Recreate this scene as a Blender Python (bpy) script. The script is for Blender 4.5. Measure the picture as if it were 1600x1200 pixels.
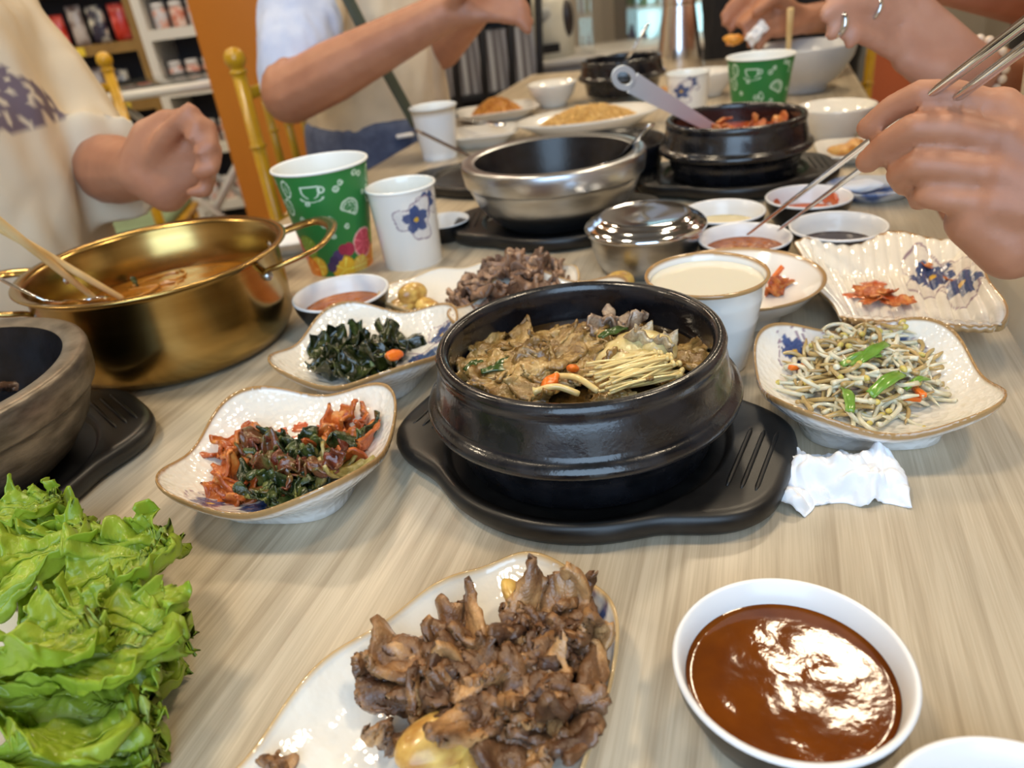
import bpy, bmesh, math, random
import numpy as np
from mathutils import Vector, Matrix, noise
for o in list(bpy.data.objects): bpy.data.objects.remove(o)
SC = bpy.context.scene
COL = SC.collection
PI = math.pi
TZ = 0.75                     # height of the table top above the floor
# ------------------------------------------------------------------ camera
F_PX, PITCH, ROLL, CAM_H = 1180.0, math.radians(28.65), math.radians(-7.2), 0.27
cam_d = bpy.data.cameras.new('camera'); cam = bpy.data.objects.new('camera', cam_d); COL.objects.link(cam)
cam_d.sensor_width = 36.0; cam_d.lens = F_PX/1600*36; cam_d.clip_start = 0.01
fw = Vector((0, math.cos(PITCH), -math.sin(PITCH))); u0 = Vector((0, math.sin(PITCH), math.cos(PITCH))); r0 = Vector((1, 0, 0))
rt = r0*math.cos(ROLL) + u0*math.sin(ROLL); up = u0*math.cos(ROLL) - r0*math.sin(ROLL)
cam.matrix_world = Matrix(((rt.x, up.x, -fw.x, 0), (rt.y, up.y, -fw.y, 0), (rt.z, up.z, -fw.z, TZ+CAM_H), (0, 0, 0, 1)))
cam_d.dof.use_dof = True; cam_d.dof.focus_distance = 0.40; cam_d.dof.aperture_fstop = 8.5
SC.camera = cam
# ------------------------------------------------------------------ world, lights, exposure
w = bpy.data.worlds.new('world'); SC.world = w; w.use_nodes = True
w.node_tree.nodes['Background'].inputs[0].default_value = (0.75, 0.86, 1.0, 1); w.node_tree.nodes['Background'].inputs[1].default_value = 0.6
SC.view_settings.view_transform = 'Standard'; SC.view_settings.look = 'None'; SC.view_settings.gamma = 1
SC.view_settings.use_curve_mapping = False; SC.view_settings.exposure = -0.25
WARM = (1.0, 0.82, 0.58); COOL = (0.52, 0.74, 1.0)
def area(name, loc, rot, shape, sx, sy, energy, color):
    d = bpy.data.lights.new(name, 'AREA'); d.shape = shape; d.size = sx; d.size_y = sy; d.energy = energy; d.color = color
    o = bpy.data.objects.new(name, d); COL.objects.link(o); o.location = loc; o.rotation_euler = rot
    return o
CEIL = 3.45
LAMPS = [(-0.90, 2.65), (1.25, 2.30), (-0.90, 0.60), (1.25, 0.30), (-0.90, 4.7), (1.25, 4.4), (-2.9, 3.2), (-2.9, 1.0), (3.2, 3.2)]
for i, (x, y) in enumerate(LAMPS):
    area('ceiling_lamp_light', (x, y, CEIL-0.06), (0, 0, 0), 'DISK', 0.42, 0.42, 31, WARM)
area('shop_window_light', (-0.20, -1.28, 1.98), (math.radians(90), 0, 0), 'RECTANGLE', 1.5, 2.5, 66, COOL)
# ------------------------------------------------------------------ helpers
def tag(o, label=None, cat=None, group=None, kind=None):
    if label: o['label'] = label
    if cat: o['category'] = cat
    if group: o['group'] = group
    if kind: o['kind'] = kind
    return o
def P(x, y, z=0.0): return Vector((x, y, z+TZ))
def empty(name, loc, rz=0.0, label=None, cat=None, group=None):
    o = bpy.data.objects.new(name, None); COL.objects.link(o); o.empty_display_size = 0.02
    o.location = loc; o.rotation_euler = (0, 0, rz); tag(o, label, cat, group); return o
def mk(name, V, Fc, cols=None, smooth=True):
    me = bpy.data.meshes.new(name); me.from_pydata([tuple(v) for v in V], [], Fc); me.update()
    if smooth: me.polygons.foreach_set('use_smooth', [True]*len(me.polygons))
    if cols is not None:
        a = me.color_attributes.new('Col', 'FLOAT_COLOR', 'POINT')
        c = np.ones((len(V), 4), np.float32); c[:, :3] = np.asarray(cols, np.float32)[:, :3]; a.data.foreach_set('color', c.ravel())
    return me
def ob(name, me, mat, parent=None, loc=(0, 0, 0), rot=(0, 0, 0), scale=None):
    if mat is not None and not me.materials: me.materials.append(mat)
    o = bpy.data.objects.new(name, me); COL.objects.link(o); o.location = loc; o.rotation_euler = rot
    if scale is not None: o.scale = scale if hasattr(scale, '__len__') else (scale,)*3
    if parent is not None: o.parent = parent
    return o
def copy_tree(o, loc=None, rz=None, label=None, group=None, parent=None):
    c = o.copy(); COL.objects.link(c); c.parent = parent
    if loc is not None: c.location = loc
    if rz is not None: c.rotation_euler = (o.rotation_euler[0], o.rotation_euler[1], rz)
    if label: c['label'] = label
    if group: c['group'] = group
    for ch in list(o.children): copy_tree(ch, parent=c)
    return c
def join(*ms):
    V, Fc = [], []
    for v, f in ms:
        b = len(V); V += [tuple(x) for x in v]; Fc += [tuple(i+b for i in q) for q in f]
    return V, Fc
def lathe(prof, n=64):
    V, Fc, rings = [], [], []
    for r, z in prof:
        if r < 1e-6: rings.append([len(V)]); V.append((0, 0, z))
        else:
            rings.append(list(range(len(V), len(V)+n)))
            V += [(r*math.cos(2*PI*k/n), r*math.sin(2*PI*k/n), z) for k in range(n)]
    for a, b in zip(rings, rings[1:]):
        for k in range(n):
            k2 = (k+1) % n
            if len(a) == 1 and len(b) == 1: continue
            if len(a) == 1: Fc.append((a[0], b[k2], b[k]))
            elif len(b) == 1: Fc.append((a[k], a[k2], b[0]))
            else: Fc.append((a[k], a[k2], b[k2], b[k]))
    return V, Fc
def rings_mesh(rings, cap0=True, cap1=True):
    """rings: list of equal-length point lists, joined in order"""
    V, Fc = [], []; n = len(rings[0])
    for r in rings: V += [tuple(p) for p in r]
    for i in range(len(rings)-1):
        for k in range(n):
            k2 = (k+1) % n; Fc.append((i*n+k, i*n+k2, (i+1)*n+k2, (i+1)*n+k))
    if cap0: Fc.append(tuple(reversed(range(n))))
    if cap1: Fc.append(tuple(range((len(rings)-1)*n, len(rings)*n)))
    return V, Fc
def tube(path, rad, n=8, flat=1.0, upv=(0, 0, 1)):
    path = [Vector(p) for p in path]; m = len(path)
    if not hasattr(rad, '__len__'): rad = [rad]*m
    rings = []; pn = None
    for i, p in enumerate(path):
        t = (path[min(i+1, m-1)]-path[max(i-1, 0)]).normalized()
        if pn is None:
            a = Vector(upv); a = a - t*a.dot(t)
            if a.length < 1e-3: a = Vector((1, 0.2, 0)) - t*t.x
            pn = a.normalized()
        else:
            pn = pn - t*pn.dot(t); pn.normalize()
        b = t.cross(pn)
        rings.append([p + b*math.cos(2*PI*k/n)*rad[i] + pn*math.sin(2*PI*k/n)*rad[i]*flat for k in range(n)])
    return rings_mesh(rings)
def smooth_path(pts, n=6):
    """Catmull-Rom through points"""
    pts = [Vector(p) for p in pts]; out = []
    for i in range(len(pts)-1):
        p0, p1, p2, p3 = pts[max(i-1, 0)], pts[i], pts[i+1], pts[min(i+2, len(pts)-1)]
        for k in range(n):
            t = k/n
            out.append(0.5*((2*p1)+(p2-p0)*t+(2*p0-5*p1+4*p2-p3)*t*t+(3*p1-p0-3*p2+p3)*t**3))
    out.append(pts[-1]); return out
def box(c, s, rz=0.0):
    cx, cy, cz = c; x, y, z = s[0]/2, s[1]/2, s[2]/2; ca, sa = math.cos(rz), math.sin(rz)
    V = [(cx+ca*a*x-sa*b*y, cy+sa*a*x+ca*b*y, cz+d*z) for a in (-1, 1) for b in (-1, 1) for d in (-1, 1)]
    return V, [(0, 1, 3, 2), (4, 6, 7, 5), (0, 4, 5, 1), (2, 3, 7, 6), (0, 2, 6, 4), (1, 5, 7, 3)]
def bevel_mesh(name, VF, w=0.002, seg=2):
    me = mk(name, *VF); bm = bmesh.new(); bm.from_mesh(me)
    bmesh.ops.recalc_face_normals(bm, faces=bm.faces)
    bmesh.ops.bevel(bm, geom=[e for e in bm.edges if e.calc_face_angle(0) > 0.5], offset=w, segments=seg, affect='EDGES', profile=0.5)
    bm.to_mesh(me); bm.free(); me.polygons.foreach_set('use_smooth', [True]*len(me.polygons)); return me
def sheet(fn, nu, nv, th=0.001, colfn=None):
    """thin closed slab around surface fn(u,v), u,v in 0..1"""
    Pg = np.array([[fn(i/nu, j/nv) for j in range(nv+1)] for i in range(nu+1)], float)
    du = np.gradient(Pg, axis=0); dv = np.gradient(Pg, axis=1); nn = np.cross(du, dv)
    nn /= np.linalg.norm(nn, axis=2, keepdims=True)+1e-12
    T = (Pg+nn*th/2).reshape(-1, 3); B = (Pg-nn*th/2).reshape(-1, 3); N = len(T); w_ = nv+1; Fc = []
    I = lambda i, j: i*w_+j
    for i in range(nu):
        for j in range(nv):
            q = (I(i, j), I(i+1, j), I(i+1, j+1), I(i, j+1)); Fc.append(q); Fc.append(tuple(k+N for k in reversed(q)))
    bd = [I(i, 0) for i in range(nu)]+[I(nu, j) for j in range(nv)]+[I(i, nv) for i in range(nu, 0, -1)]+[I(0, j) for j in range(nv, 0, -1)]
    for a, b in zip(bd, bd[1:]+bd[:1]): Fc.append((b, a, a+N, b+N))
    cols = None
    if colfn: 
        c = [colfn(i/nu, j/nv) for i in range(nu+1) for j in range(nv+1)]; cols = c+c
    return list(map(tuple, np.vstack([T, B]))), Fc, cols
def nz(p, s=1.0, o=0.0): return noise.noise(Vector((p[0]*s+o, p[1]*s-o*1.7, p[2]*s+o*0.6)))
def fbm(p, s=1.0, o=0.0, k=3): return sum(nz(p, s*2**i, o+i*9.1)/2**i for i in range(k))
def bake_remesh(name, VF, voxel, smooth_it=6, fac=0.5, disp=None):
    """one continuous surface from overlapping closed pieces"""
    me = mk(name+'_src', *VF); o = bpy.data.objects.new(name+'_src', me); COL.objects.link(o)
    m = o.modifiers.new('r', 'REMESH'); m.mode = 'VOXEL'; m.voxel_size = voxel
    s = o.modifiers.new('s', 'SMOOTH'); s.factor = fac; s.iterations = smooth_it
    dg = bpy.context.evaluated_depsgraph_get(); dg.update()
    out = bpy.data.meshes.new_from_object(o.evaluated_get(dg)); out.name = name
    bpy.data.objects.remove(o); bpy.data.meshes.remove(me)
    n = len(out.vertices); co = np.empty(n*3, np.float32); out.vertices.foreach_get('co', co); co = co.reshape(-1, 3)
    if disp is not None:
        no = np.empty(n*3, np.float32); out.vertices.foreach_get('normal', no); no = no.reshape(-1, 3)
        co = co+no*np.array([disp(p) for p in co], np.float32)[:, None]; out.vertices.foreach_set('co', co.ravel())
    out.update(); out.polygons.foreach_set('use_smooth', [True]*len(out.polygons)); return out
def ball(c, r, nu=12, nv=8, sc=(1, 1, 1)):
    pr = [(max(0, math.sin(PI*i/nv))*r if 0 < i < nv else 0, -math.cos(PI*i/nv)*r) for i in range(nv+1)]
    V, Fc = lathe(pr, nu); return [(v[0]*sc[0]+c[0], v[1]*sc[1]+c[1], v[2]*sc[2]+c[2]) for v in V], Fc
def chain(pts, n=12):
    """overlapping closed cones and balls: pts = [((x,y,z), r), ...]"""
    ms = []
    for (a, ra), (b, rb) in zip(pts, pts[1:]):
        ms.append(tube([a, tuple((Vector(a)+Vector(b))/2), b], [ra, (ra+rb)/2, rb], n))
    for a, ra in pts: ms.append(ball(a, ra, n, 8))
    return join(*ms)
def loft(secs, n=20):
    """closed loft of elliptical sections: (centre, half-width vector, half-depth vector)"""
    rings = []
    for c, a, b in secs:
        c, a, b = Vector(c), Vector(a), Vector(b)
        rings.append([c+a*math.cos(2*PI*k/n)+b*math.sin(2*PI*k/n) for k in range(n)])
    return rings_mesh(rings)
# ------------------------------------------------------------------ materials
def M(name, c1, c2=None, scale=40, rough=0.5, metal=0.0, bump=0.0, bscale=200, coat=0.0, sss=0.0, vcol=False, stretch=(1, 1, 1), detail=4, lo=0.35, hi=0.65, trans=0.0, emit=None, estr=0, ior=1.5, c3=None, spec=None, rough2=None, bdist=0.001, bvor=False, aniso=0, alpha=1.0, sssr=(0.004, 0.002, 0.001)):
    m = bpy.data.materials.new(name); m.use_nodes = True; nt = m.node_tree; N = nt.nodes; L = nt.links; b = N['Principled BSDF']
    rgba = lambda c: (c[0], c[1], c[2], 1)
    b.inputs['Roughness'].default_value = rough; b.inputs['Metallic'].default_value = metal; b.inputs['IOR'].default_value = ior
    b.inputs['Coat Weight'].default_value = coat; b.inputs['Coat Roughness'].default_value = 0.05
    b.inputs['Transmission Weight'].default_value = trans; b.inputs['Alpha'].default_value = alpha
    if spec is not None: b.inputs['Specular IOR Level'].default_value = spec
    if sss: b.inputs['Subsurface Weight'].default_value = sss; b.inputs['Subsurface Radius'].default_value = sssr; b.inputs['Subsurface Scale'].default_value = 1.0
    if aniso: b.inputs['Anisotropic'].default_value = aniso
    if emit: b.inputs['Emission Color'].default_value = rgba(emit); b.inputs['Emission Strength'].default_value = estr
    b.inputs['Base Color'].default_value = rgba(c1)
    tc = N.new('ShaderNodeTexCoord'); mp = N.new('ShaderNodeMapping'); mp.inputs['Scale'].default_value = stretch; L.new(tc.outputs['Object'], mp.inputs[0])
    src = None
    if vcol:
        at_ = N.new('ShaderNodeAttribute'); at_.attribute_name = 'Col'; src = at_.outputs['Color']
    if c2 is not None:
        nzn = N.new('ShaderNodeTexNoise'); nzn.inputs['Scale'].default_value = scale; nzn.inputs['Detail'].default_value = detail; L.new(mp.outputs[0], nzn.inputs['Vector'])
        rp = N.new('ShaderNodeValToRGB'); rp.color_ramp.elements[0].position = lo; rp.color_ramp.elements[1].position = hi
        rp.color_ramp.elements[0].color = rgba(c1); rp.color_ramp.elements[1].color = rgba(c2)
        if c3 is not None: e = rp.color_ramp.elements.new((lo+hi)/2); e.color = rgba(c3)
        L.new(nzn.outputs['Fac'], rp.inputs[0])
        if vcol:
            mx = N.new('ShaderNodeMix'); mx.data_type = 'RGBA'; mx.blend_type = 'MULTIPLY'; mx.inputs[0].default_value = 1
            L.new(src, mx.inputs[6]); L.new(rp.outputs[0], mx.inputs[7]); src = mx.outputs[2]
        else: src = rp.outputs[0]
        if rough2 is not None:
            mr = N.new('ShaderNodeMapRange'); mr.inputs['From Min'].default_value = lo; mr.inputs['From Max'].default_value = hi
            mr.inputs['To Min'].default_value = rough; mr.inputs['To Max'].default_value = rough2; L.new(nzn.outputs['Fac'], mr.inputs['Value']); L.new(mr.outputs[0], b.inputs['Roughness'])
    if src is not None: L.new(src, b.inputs['Base Color'])
    if bump:
        if bvor: t2 = N.new('ShaderNodeTexVoronoi'); t2.inputs['Scale'].default_value = bscale; bo = t2.outputs['Distance']
        else: t2 = N.new('ShaderNodeTexNoise'); t2.inputs['Scale'].default_value = bscale; t2.inputs['Detail'].default_value = 3; bo = t2.outputs['Fac']
        L.new(mp.outputs[0], t2.inputs['Vector'])
        bp = N.new('ShaderNodeBump'); bp.inputs['Strength'].default_value = bump; bp.inputs['Distance'].default_value = bdist
        L.new(bo, bp.inputs['Height']); L.new(bp.outputs[0], b.inputs['Normal'])
        if coat: L.new(bp.outputs[0], b.inputs['Coat Normal'])
    return m
def lin(r, g, b):
    f = lambda c: c/255/12.92 if c/255 <= 0.04045 else ((c/255+0.055)/1.055)**2.4
    return (f(r), f(g), f(b))
# ------------------------------------------------------------------ room shell
m_floor = M('floor_tile', lin(150, 142, 130), lin(172, 165, 152), 3, rough=0.35)
m_wall = M('wall_paint', lin(196, 184, 165), lin(205, 194, 176), 2, rough=0.8)
m_ceil = M('ceiling_paint', lin(122, 114, 102), rough=0.9)
m_frame = M('white_frame', lin(225, 225, 222), rough=0.4)
X0, X1, Y0, Y1 = -4.2, 4.6, -1.4, 7.2
def struct(name, VF, mat): return tag(ob(name, mk(name, *VF, smooth=False), mat), kind='structure')
struct('floor', box(((X0+X1)/2, (Y0+Y1)/2, -0.05), (X1-X0, Y1-Y0, 0.1)), m_floor)
struct('ceiling', box(((X0+X1)/2, (Y0+Y1)/2, CEIL+0.05), (X1-X0, Y1-Y0, 0.1)), m_ceil)
struct('wall_left', box((X0-0.05, (Y0+Y1)/2, CEIL/2), (0.1, Y1-Y0, CEIL)), m_wall)
struct('wall_right', box((X1+0.05, (Y0+Y1)/2, CEIL/2), (0.1, Y1-Y0, CEIL)), m_wall)
struct('wall_far', box(((X0+X1)/2, Y1+0.05, CEIL/2), (X1-X0, 0.1, CEIL)), m_wall)
wl, wr, wb, wt = -1.0, 0.6, 0.68, 3.28     # shop window opening behind the diners
struct('wall_near', join(box(((X0+wl)/2, Y0-0.05, CEIL/2), (wl-X0, 0.1, CEIL)), box(((X1+wr)/2, Y0-0.05, CEIL/2), (X1-wr, 0.1, CEIL)),
       box(((wl+wr)/2, Y0-0.05, wb/2), (wr-wl, 0.1, wb)), box(((wl+wr)/2, Y0-0.05, (wt+CEIL)/2), (wr-wl, 0.1, CEIL-wt))), m_wall)
wf = struct('window_1', join(box(((wl+wr)/2, Y0-0.03, wb+0.03), (wr-wl, 0.06, 0.06)), box(((wl+wr)/2, Y0-0.03, wt-0.03), (wr-wl, 0.06, 0.06)),
       *[box((x, Y0-0.03, (wb+wt)/2), (0.06, 0.06, wt-wb)) for x in (wl+0.03, (wl+wr)/2, wr-0.03)]), m_frame)
# ceiling lamps
m_lampring = M('lamp_ring', lin(235, 232, 225), rough=0.4)
m_lampglow = M('lamp_diffuser', (1, 0.9, 0.75), rough=0.6, emit=WARM, estr=5)
lm_r = mk('ring', *lathe([(0.235, 0), (0.25, -0.02), (0.25, -0.04), (0.225, -0.045), (0.222, -0.02), (0.222, 0)], 40))
lm_d = mk('diffuser', *lathe([(0, -0.03), (0.15, -0.03), (0.222, -0.025)], 40))
for x, y in LAMPS:
    e = empty('ceiling_lamp', (x, y, CEIL), 0, 'round warm white ceiling lamp above the dining tables', 'ceiling lamp', 'round ceiling lamps')
    ob('ring', lm_r, m_lampring, e); ob('diffuser', lm_d, m_lampglow, e)
# ------------------------------------------------------------------ table
def wood_mat():
    m = bpy.data.materials.new('washed_oak_laminate'); m.use_nodes = True; nt = m.node_tree; N = nt.nodes; L = nt.links; b = N['Principled BSDF']
    tc = N.new('ShaderNodeTexCoord')
    def nz_(sx, sy, sc, det, dist=0.0):
        mp = N.new('ShaderNodeMapping'); mp.inputs['Scale'].default_value = (sx, sy, 1); L.new(tc.outputs['Object'], mp.inputs[0])
        n = N.new('ShaderNodeTexNoise'); n.inputs['Scale'].default_value = sc; n.inputs['Detail'].default_value = det; n.inputs['Distortion'].default_value = dist; L.new(mp.outputs[0], n.inputs['Vector']); return n.outputs['Fac']
    def ramp(f, p0, c0, p1, c1):
        r = N.new('ShaderNodeValToRGB'); r.color_ramp.elements[0].position = p0; r.color_ramp.elements[0].color = (*c0, 1); r.color_ramp.elements[1].position = p1; r.color_ramp.elements[1].color = (*c1, 1); L.new(f, r.inputs[0]); return r.outputs[0]
    def mul(a, c, f):
        x = N.new('ShaderNodeMix'); x.data_type = 'RGBA'; x.blend_type = 'MULTIPLY'; x.inputs[0].default_value = f; L.new(a, x.inputs[6]); L.new(c, x.inputs[7]); return x.outputs[2]
    base = ramp(nz_(0.7, 7, 3.0, 3, 0.6), 0.3, lin(186, 172, 148), 0.7, lin(206, 192, 168))
    st = ramp(nz_(0.9, 22, 4.0, 5, 0.8), 0.36, lin(214, 209, 203), 0.56, (1, 1, 1))
    fn = ramp(nz_(6, 300, 3.0, 3), 0.35, lin(234, 231, 226), 0.6, (1, 1, 1))
    c = mul(mul(base, st, 0.75), fn, 0.7); L.new(c, b.inputs['Base Color'])
    b.inputs['Roughness'].default_value = 0.34; b.inputs['Specular IOR Level'].default_value = 0.45
    bp = N.new('ShaderNodeBump'); bp.inputs['Strength'].default_value = 0.06; bp.inputs['Distance'].default_value = 0.0005; L.new(nz_(6, 300, 3.0, 3), bp.inputs['Height']); L.new(bp.outputs[0], b.inputs['Normal'])
    return m
m_wood = wood_mat(); m_blackmetal = M('black_metal', lin(28, 28, 30), rough=0.45, metal=0.3)
TA = math.radians(70)          # long axis of the table, measured from +X
tv = lambda u, v: Vector((math.sin(math.radians(20))*u+math.cos(math.radians(20))*v, math.cos(math.radians(20))*u-math.sin(math.radians(20))*v, 0))
tc_ = tv(0.92, -0.2265)
tb = empty('dining_table', (tc_.x, tc_.y, 0), TA, 'long dining table with a pale washed oak top carrying all the dishes', 'table')
ob('tabletop', bevel_mesh('tabletop', box((0, 0, TZ-0.0175), (2.6, 0.813, 0.035)), 0.003, 2), m_wood, tb)
for a in (-1, 1):
    for c in (-1, 1):
        ob('leg', mk('leg', *box((a*1.22, c*0.34, (TZ-0.035)/2), (0.05, 0.05, TZ-0.035)), smooth=False), m_blackmetal, tb)
ob('rail', mk('rail', *join(box((0, 0.34, TZ-0.06), (2.4, 0.03, 0.05)), box((0, -0.34, TZ-0.06), (2.4, 0.03, 0.05))), smooth=False), m_blackmetal, tb)
# ------------------------------------------------------------------ vessel materials
m_onggi = M('black_glazed_clay', lin(13, 14, 17), lin(26, 27, 32), 60, rough=0.20, rough2=0.34, bump=0.2, bscale=420, bdist=0.0006, coat=0.45)
m_trivet = M('black_bakelite', lin(18, 17, 17), lin(28, 27, 26), 80, rough=0.38, bump=0.12, bscale=900, bdist=0.0004)
m_gold = M('brushed_gold_steel', lin(182, 154, 96), lin(164, 134, 78), 6, rough=0.22, metal=1.0, stretch=(1, 1, 12), aniso=0.3)
m_steel = M('brushed_steel', lin(204, 208, 213), lin(176, 179, 184), 14, rough=0.3, metal=1.0, stretch=(1, 1, 6), bump=0.1, bscale=160, bdist=0.0004)
m_steelworn = M('worn_steel', lin(150, 140, 126), lin(88, 80, 70), 55, rough=0.42, metal=0.85, stretch=(1, 1, 3), bump=0.35, bscale=220, bdist=0.0006, lo=0.3, hi=0.75)
m_polish = M('polished_steel', lin(220, 223, 228), rough=0.1, metal=1.0)
m_stoneblack = M('black_stone', lin(10, 10, 13), lin(22, 22, 27), 90, rough=0.3, bump=0.3, bscale=240, bdist=0.0006)
m_porc = M('white_porcelain', lin(232, 228, 218), rough=0.12, coat=0.4)
m_dish = M('embossed_glazed_stoneware', (1, 1, 1), vcol=True, rough=0.1, coat=0.6, bump=0.28, bscale=210, bdist=0.002, bvor=True)
m_leafdish = M('rippled_glazed_stoneware', (1, 1, 1), vcol=True, rough=0.08, coat=0.7, bump=0.35, bscale=60, bdist=0.004)
m_print = M('printed_paper', (1, 1, 1), vcol=True, rough=0.42)
m_printglaze = M('printed_porcelain', (1, 1, 1), vcol=True, rough=0.12, coat=0.4)
m_melblack = M('black_melamine', lin(16, 16, 18), rough=0.33)
m_melwhite = M('white_melamine', lin(226, 226, 226), rough=0.22)
m_wrim = M('white_body_brown_rim', (1, 1, 1), vcol=True, rough=0.15, coat=0.4)
m_woodstick = M('pale_wood', lin(226, 196, 140), lin(206, 172, 112), 30, rough=0.5, stretch=(1, 1, 1))
CREAM = lin(236, 231, 219); RIM = lin(168, 132, 86)
# ------------------------------------------------------------------ black clay pot and trivet
POT = [(0, 0), (0.072, 0), (0.0762, 0.003), (0.0795, 0.020), (0.0808, 0.0280), (0.0835, 0.0296), (0.0892, 0.0306), (0.0924, 0.0332), (0.0932, 0.0362), (0.0922, 0.0388), (0.0894, 0.0406), (0.0874, 0.0418), (0.0868, 0.0440),
       (0.0856, 0.051), (0.0836, 0.0605), (0.0828, 0.0625), (0.0836, 0.0645), (0.0838, 0.0675), (0.0826, 0.0700), (0.0803, 0.0710), (0.0780, 0.0704), (0.0764, 0.0685), (0.0758, 0.0655), (0.0766, 0.058), (0.0775, 0.048), (0.076, 0.03), (0.069, 0.012), (0.05, 0.008), (0, 0.008)]
pot_me = mk('clay_pot', *lathe(POT, 96))
def triv_out(ph, inset=0.0):
    d = 0.0960-inset; a, b, n = 0.123-inset, 0.069-inset, 3.4
    rr = (abs(math.cos(ph)/a)**n+abs(math.sin(ph)/b)**n)**(-1/n); p = 24
    return (d**p+rr**p)**(1/p)
def trivet_mesh():
    n = 128; R = []
    for ins, z in ((0.010, 0.0), (0.004, 0.002), (0.001, 0.006), (0.0, 0.011), (0.0008, 0.0145), (0.003, 0.0165), (0.007, 0.0168)):
        R.append([(triv_out(2*PI*k/n, ins)*math.cos(2*PI*k/n), triv_out(2*PI*k/n, ins)*math.sin(2*PI*k/n), z) for k in range(n)])
    for r, z in ((0.0895, 0.0160), (0.0870, 0.0152), (0.0850, 0.0115), (0.0835, 0.0105), (0.03, 0.0102), (0.004, 0.0102)):
        R.append([(r*math.cos(2*PI*k/n), r*math.sin(2*PI*k/n), z) for k in range(n)])
    return rings_mesh(R)
triv_me = mk('trivet_plate', *trivet_mesh())
m_slot = M('trivet_slot', lin(8, 8, 8), rough=0.5)
slot_me = mk('slot', *tube([(0, -0.030, 0.0164), (0, -0.025, 0.0168), (0, 0.025, 0.0168), (0, 0.030, 0.0164)], [0.0006, 0.0013, 0.0013, 0.0006], 8, flat=0.55))
def trivet(loc, rz, label):
    e = empty('trivet', loc, rz, label, 'trivet', 'black pot trivets')
    ob('plate', triv_me, m_trivet, e)
    for s in (-1, 1):
        for k in range(3): ob('slot', slot_me, m_slot, e, loc=(s*(0.0945+0.0075*k), 0, 0))
    return e
def pot(loc, label):
    return tag(ob('clay_pot', pot_me, m_onggi, loc=loc), label, 'pot', 'black clay pots')
pot(P(0.0416, 0.396, 0.0105), 'black glazed clay pot full of meat and mushroom stew')
trivet(P(0.0416, 0.396), math.radians(-31), 'black trivet under the pot of meat and mushroom stew')
pot(P(0.312, 0.950, 0.0135), 'black glazed clay pot of red stew with a ladle in it')
trivet(P(0.312, 0.950, 0.003), math.radians(-12), 'black trivet under the pot of red stew with the ladle')
pot(P(0.315, 1.715, 0.0105), 'black glazed clay pot with a spoon standing in it, near the steel pitcher')
# ------------------------------------------------------------------ stone bowls in steel jackets
SB_out = [(0, 0), (0.058, 0), (0.063, 0.0015), (0.076, 0.011), (0.0895, 0.028), (0.0965, 0.0445), (0.0982, 0.0500), (0.0995, 0.0508), (0.1012, 0.0514), (0.1018, 0.0530), (0.1034, 0.0640), (0.1038, 0.0710), (0.1028, 0.0738), (0.1000, 0.0750), (0.0920, 0.0746), (0.0885, 0.0730)]
SB_in = [(0.0885, 0.0730), (0.0870, 0.068), (0.083, 0.055), (0.075, 0.032), (0.06, 0.017), (0.03, 0.012), (0, 0.012)]
sb_o = mk('steel_jacket', *lathe(SB_out, 96)); sb_i = mk('stone_lining', *lathe(SB_in, 96))
sb_o2 = mk('steel_jacket', *lathe(SB_out, 96))
def stone_bowl(loc, me, mat, label):
    e = empty('stone_bowl', loc, 0, label, 'bowl', 'stone bowls in steel jackets')
    ob('steel_jacket', me, mat, e); ob('stone_lining', sb_i, m_stoneblack, e); return e
stone_bowl(P(0.077, 0.862, 0.0105), sb_o, m_steel, 'shiny steel-jacketed stone bowl, emptied, with a spoon in it')
trivet(P(0.077, 0.862), math.radians(171), 'black trivet under the shiny emptied stone bowl')
stone_bowl(P(-0.375, 0.436, 0.0105), sb_o2, m_steelworn, 'worn grey stone bowl with food scraps, beside the lettuce')
trivet(P(-0.375, 0.436), math.radians(40), 'black trivet under the worn grey stone bowl')
# two dark bowls behind the shiny one
DB = [(0, 0), (0.05, 0), (0.056, 0.003), (0.072, 0.02), (0.078, 0.04), (0.08, 0.052), (0.079, 0.055), (0.076, 0.054), (0.073, 0.04), (0.06, 0.018), (0, 0.010)]
tag(ob('serving_bowl', mk('serving_bowl', *lathe(DB, 64)), m_stoneblack, loc=P(0.165, 1.035, 0.0)), 'dark stone bowl half hidden behind the shiny stone bowl', 'bowl')
trivet(P(0.010, 1.115), math.radians(172), 'black trivet with a spoon across it, behind the shiny stone bowl')
# ------------------------------------------------------------------ gold pot
e = empty('stew_pot', P(-0.297, 0.653), math.radians(10), 'wide gold-coloured steel pot of orange noodle broth with loop handles', 'pot')
GP = [(0, 0), (0.088, 0), (0.097, 0.004), (0.1025, 0.014), (0.1045, 0.04), (0.1050, 0.078), (0.1065, 0.0815), (0.1125, 0.0835), (0.1140, 0.0848), (0.1125, 0.0860), (0.1065, 0.0850), (0.1035, 0.081), (0.1025, 0.04), (0.0995, 0.014), (0.09, 0.004), (0, 0.003)]
ob('pot_body', mk('pot_body', *lathe(GP, 96)), m_gold, e)
for s in (0, PI):
    q = lambda a, r, z: (r*math.cos(a+s), r*math.sin(a+s), z)
    pth = smooth_path([q(-0.46, 0.104, 0.066), q(-0.47, 0.110, 0.070), q(-0.44, 0.125, 0.074), q(-0.30, 0.148, 0.080), q(0, 0.155, 0.083), q(0.30, 0.148, 0.080), q(0.44, 0.125, 0.074), q(0.47, 0.110, 0.070), q(0.46, 0.104, 0.066)], 6)
    h = ob('handle', mk('handle', *tube(pth, 0.0060, 10, flat=0.40)), m_gold, e)
    for a in (-0.46, 0.46):
        ob('rivet', mk('rivet', *ball(q(a, 0.1055, 0.064), 0.0045, 12, 8)), m_steel, h)
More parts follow.
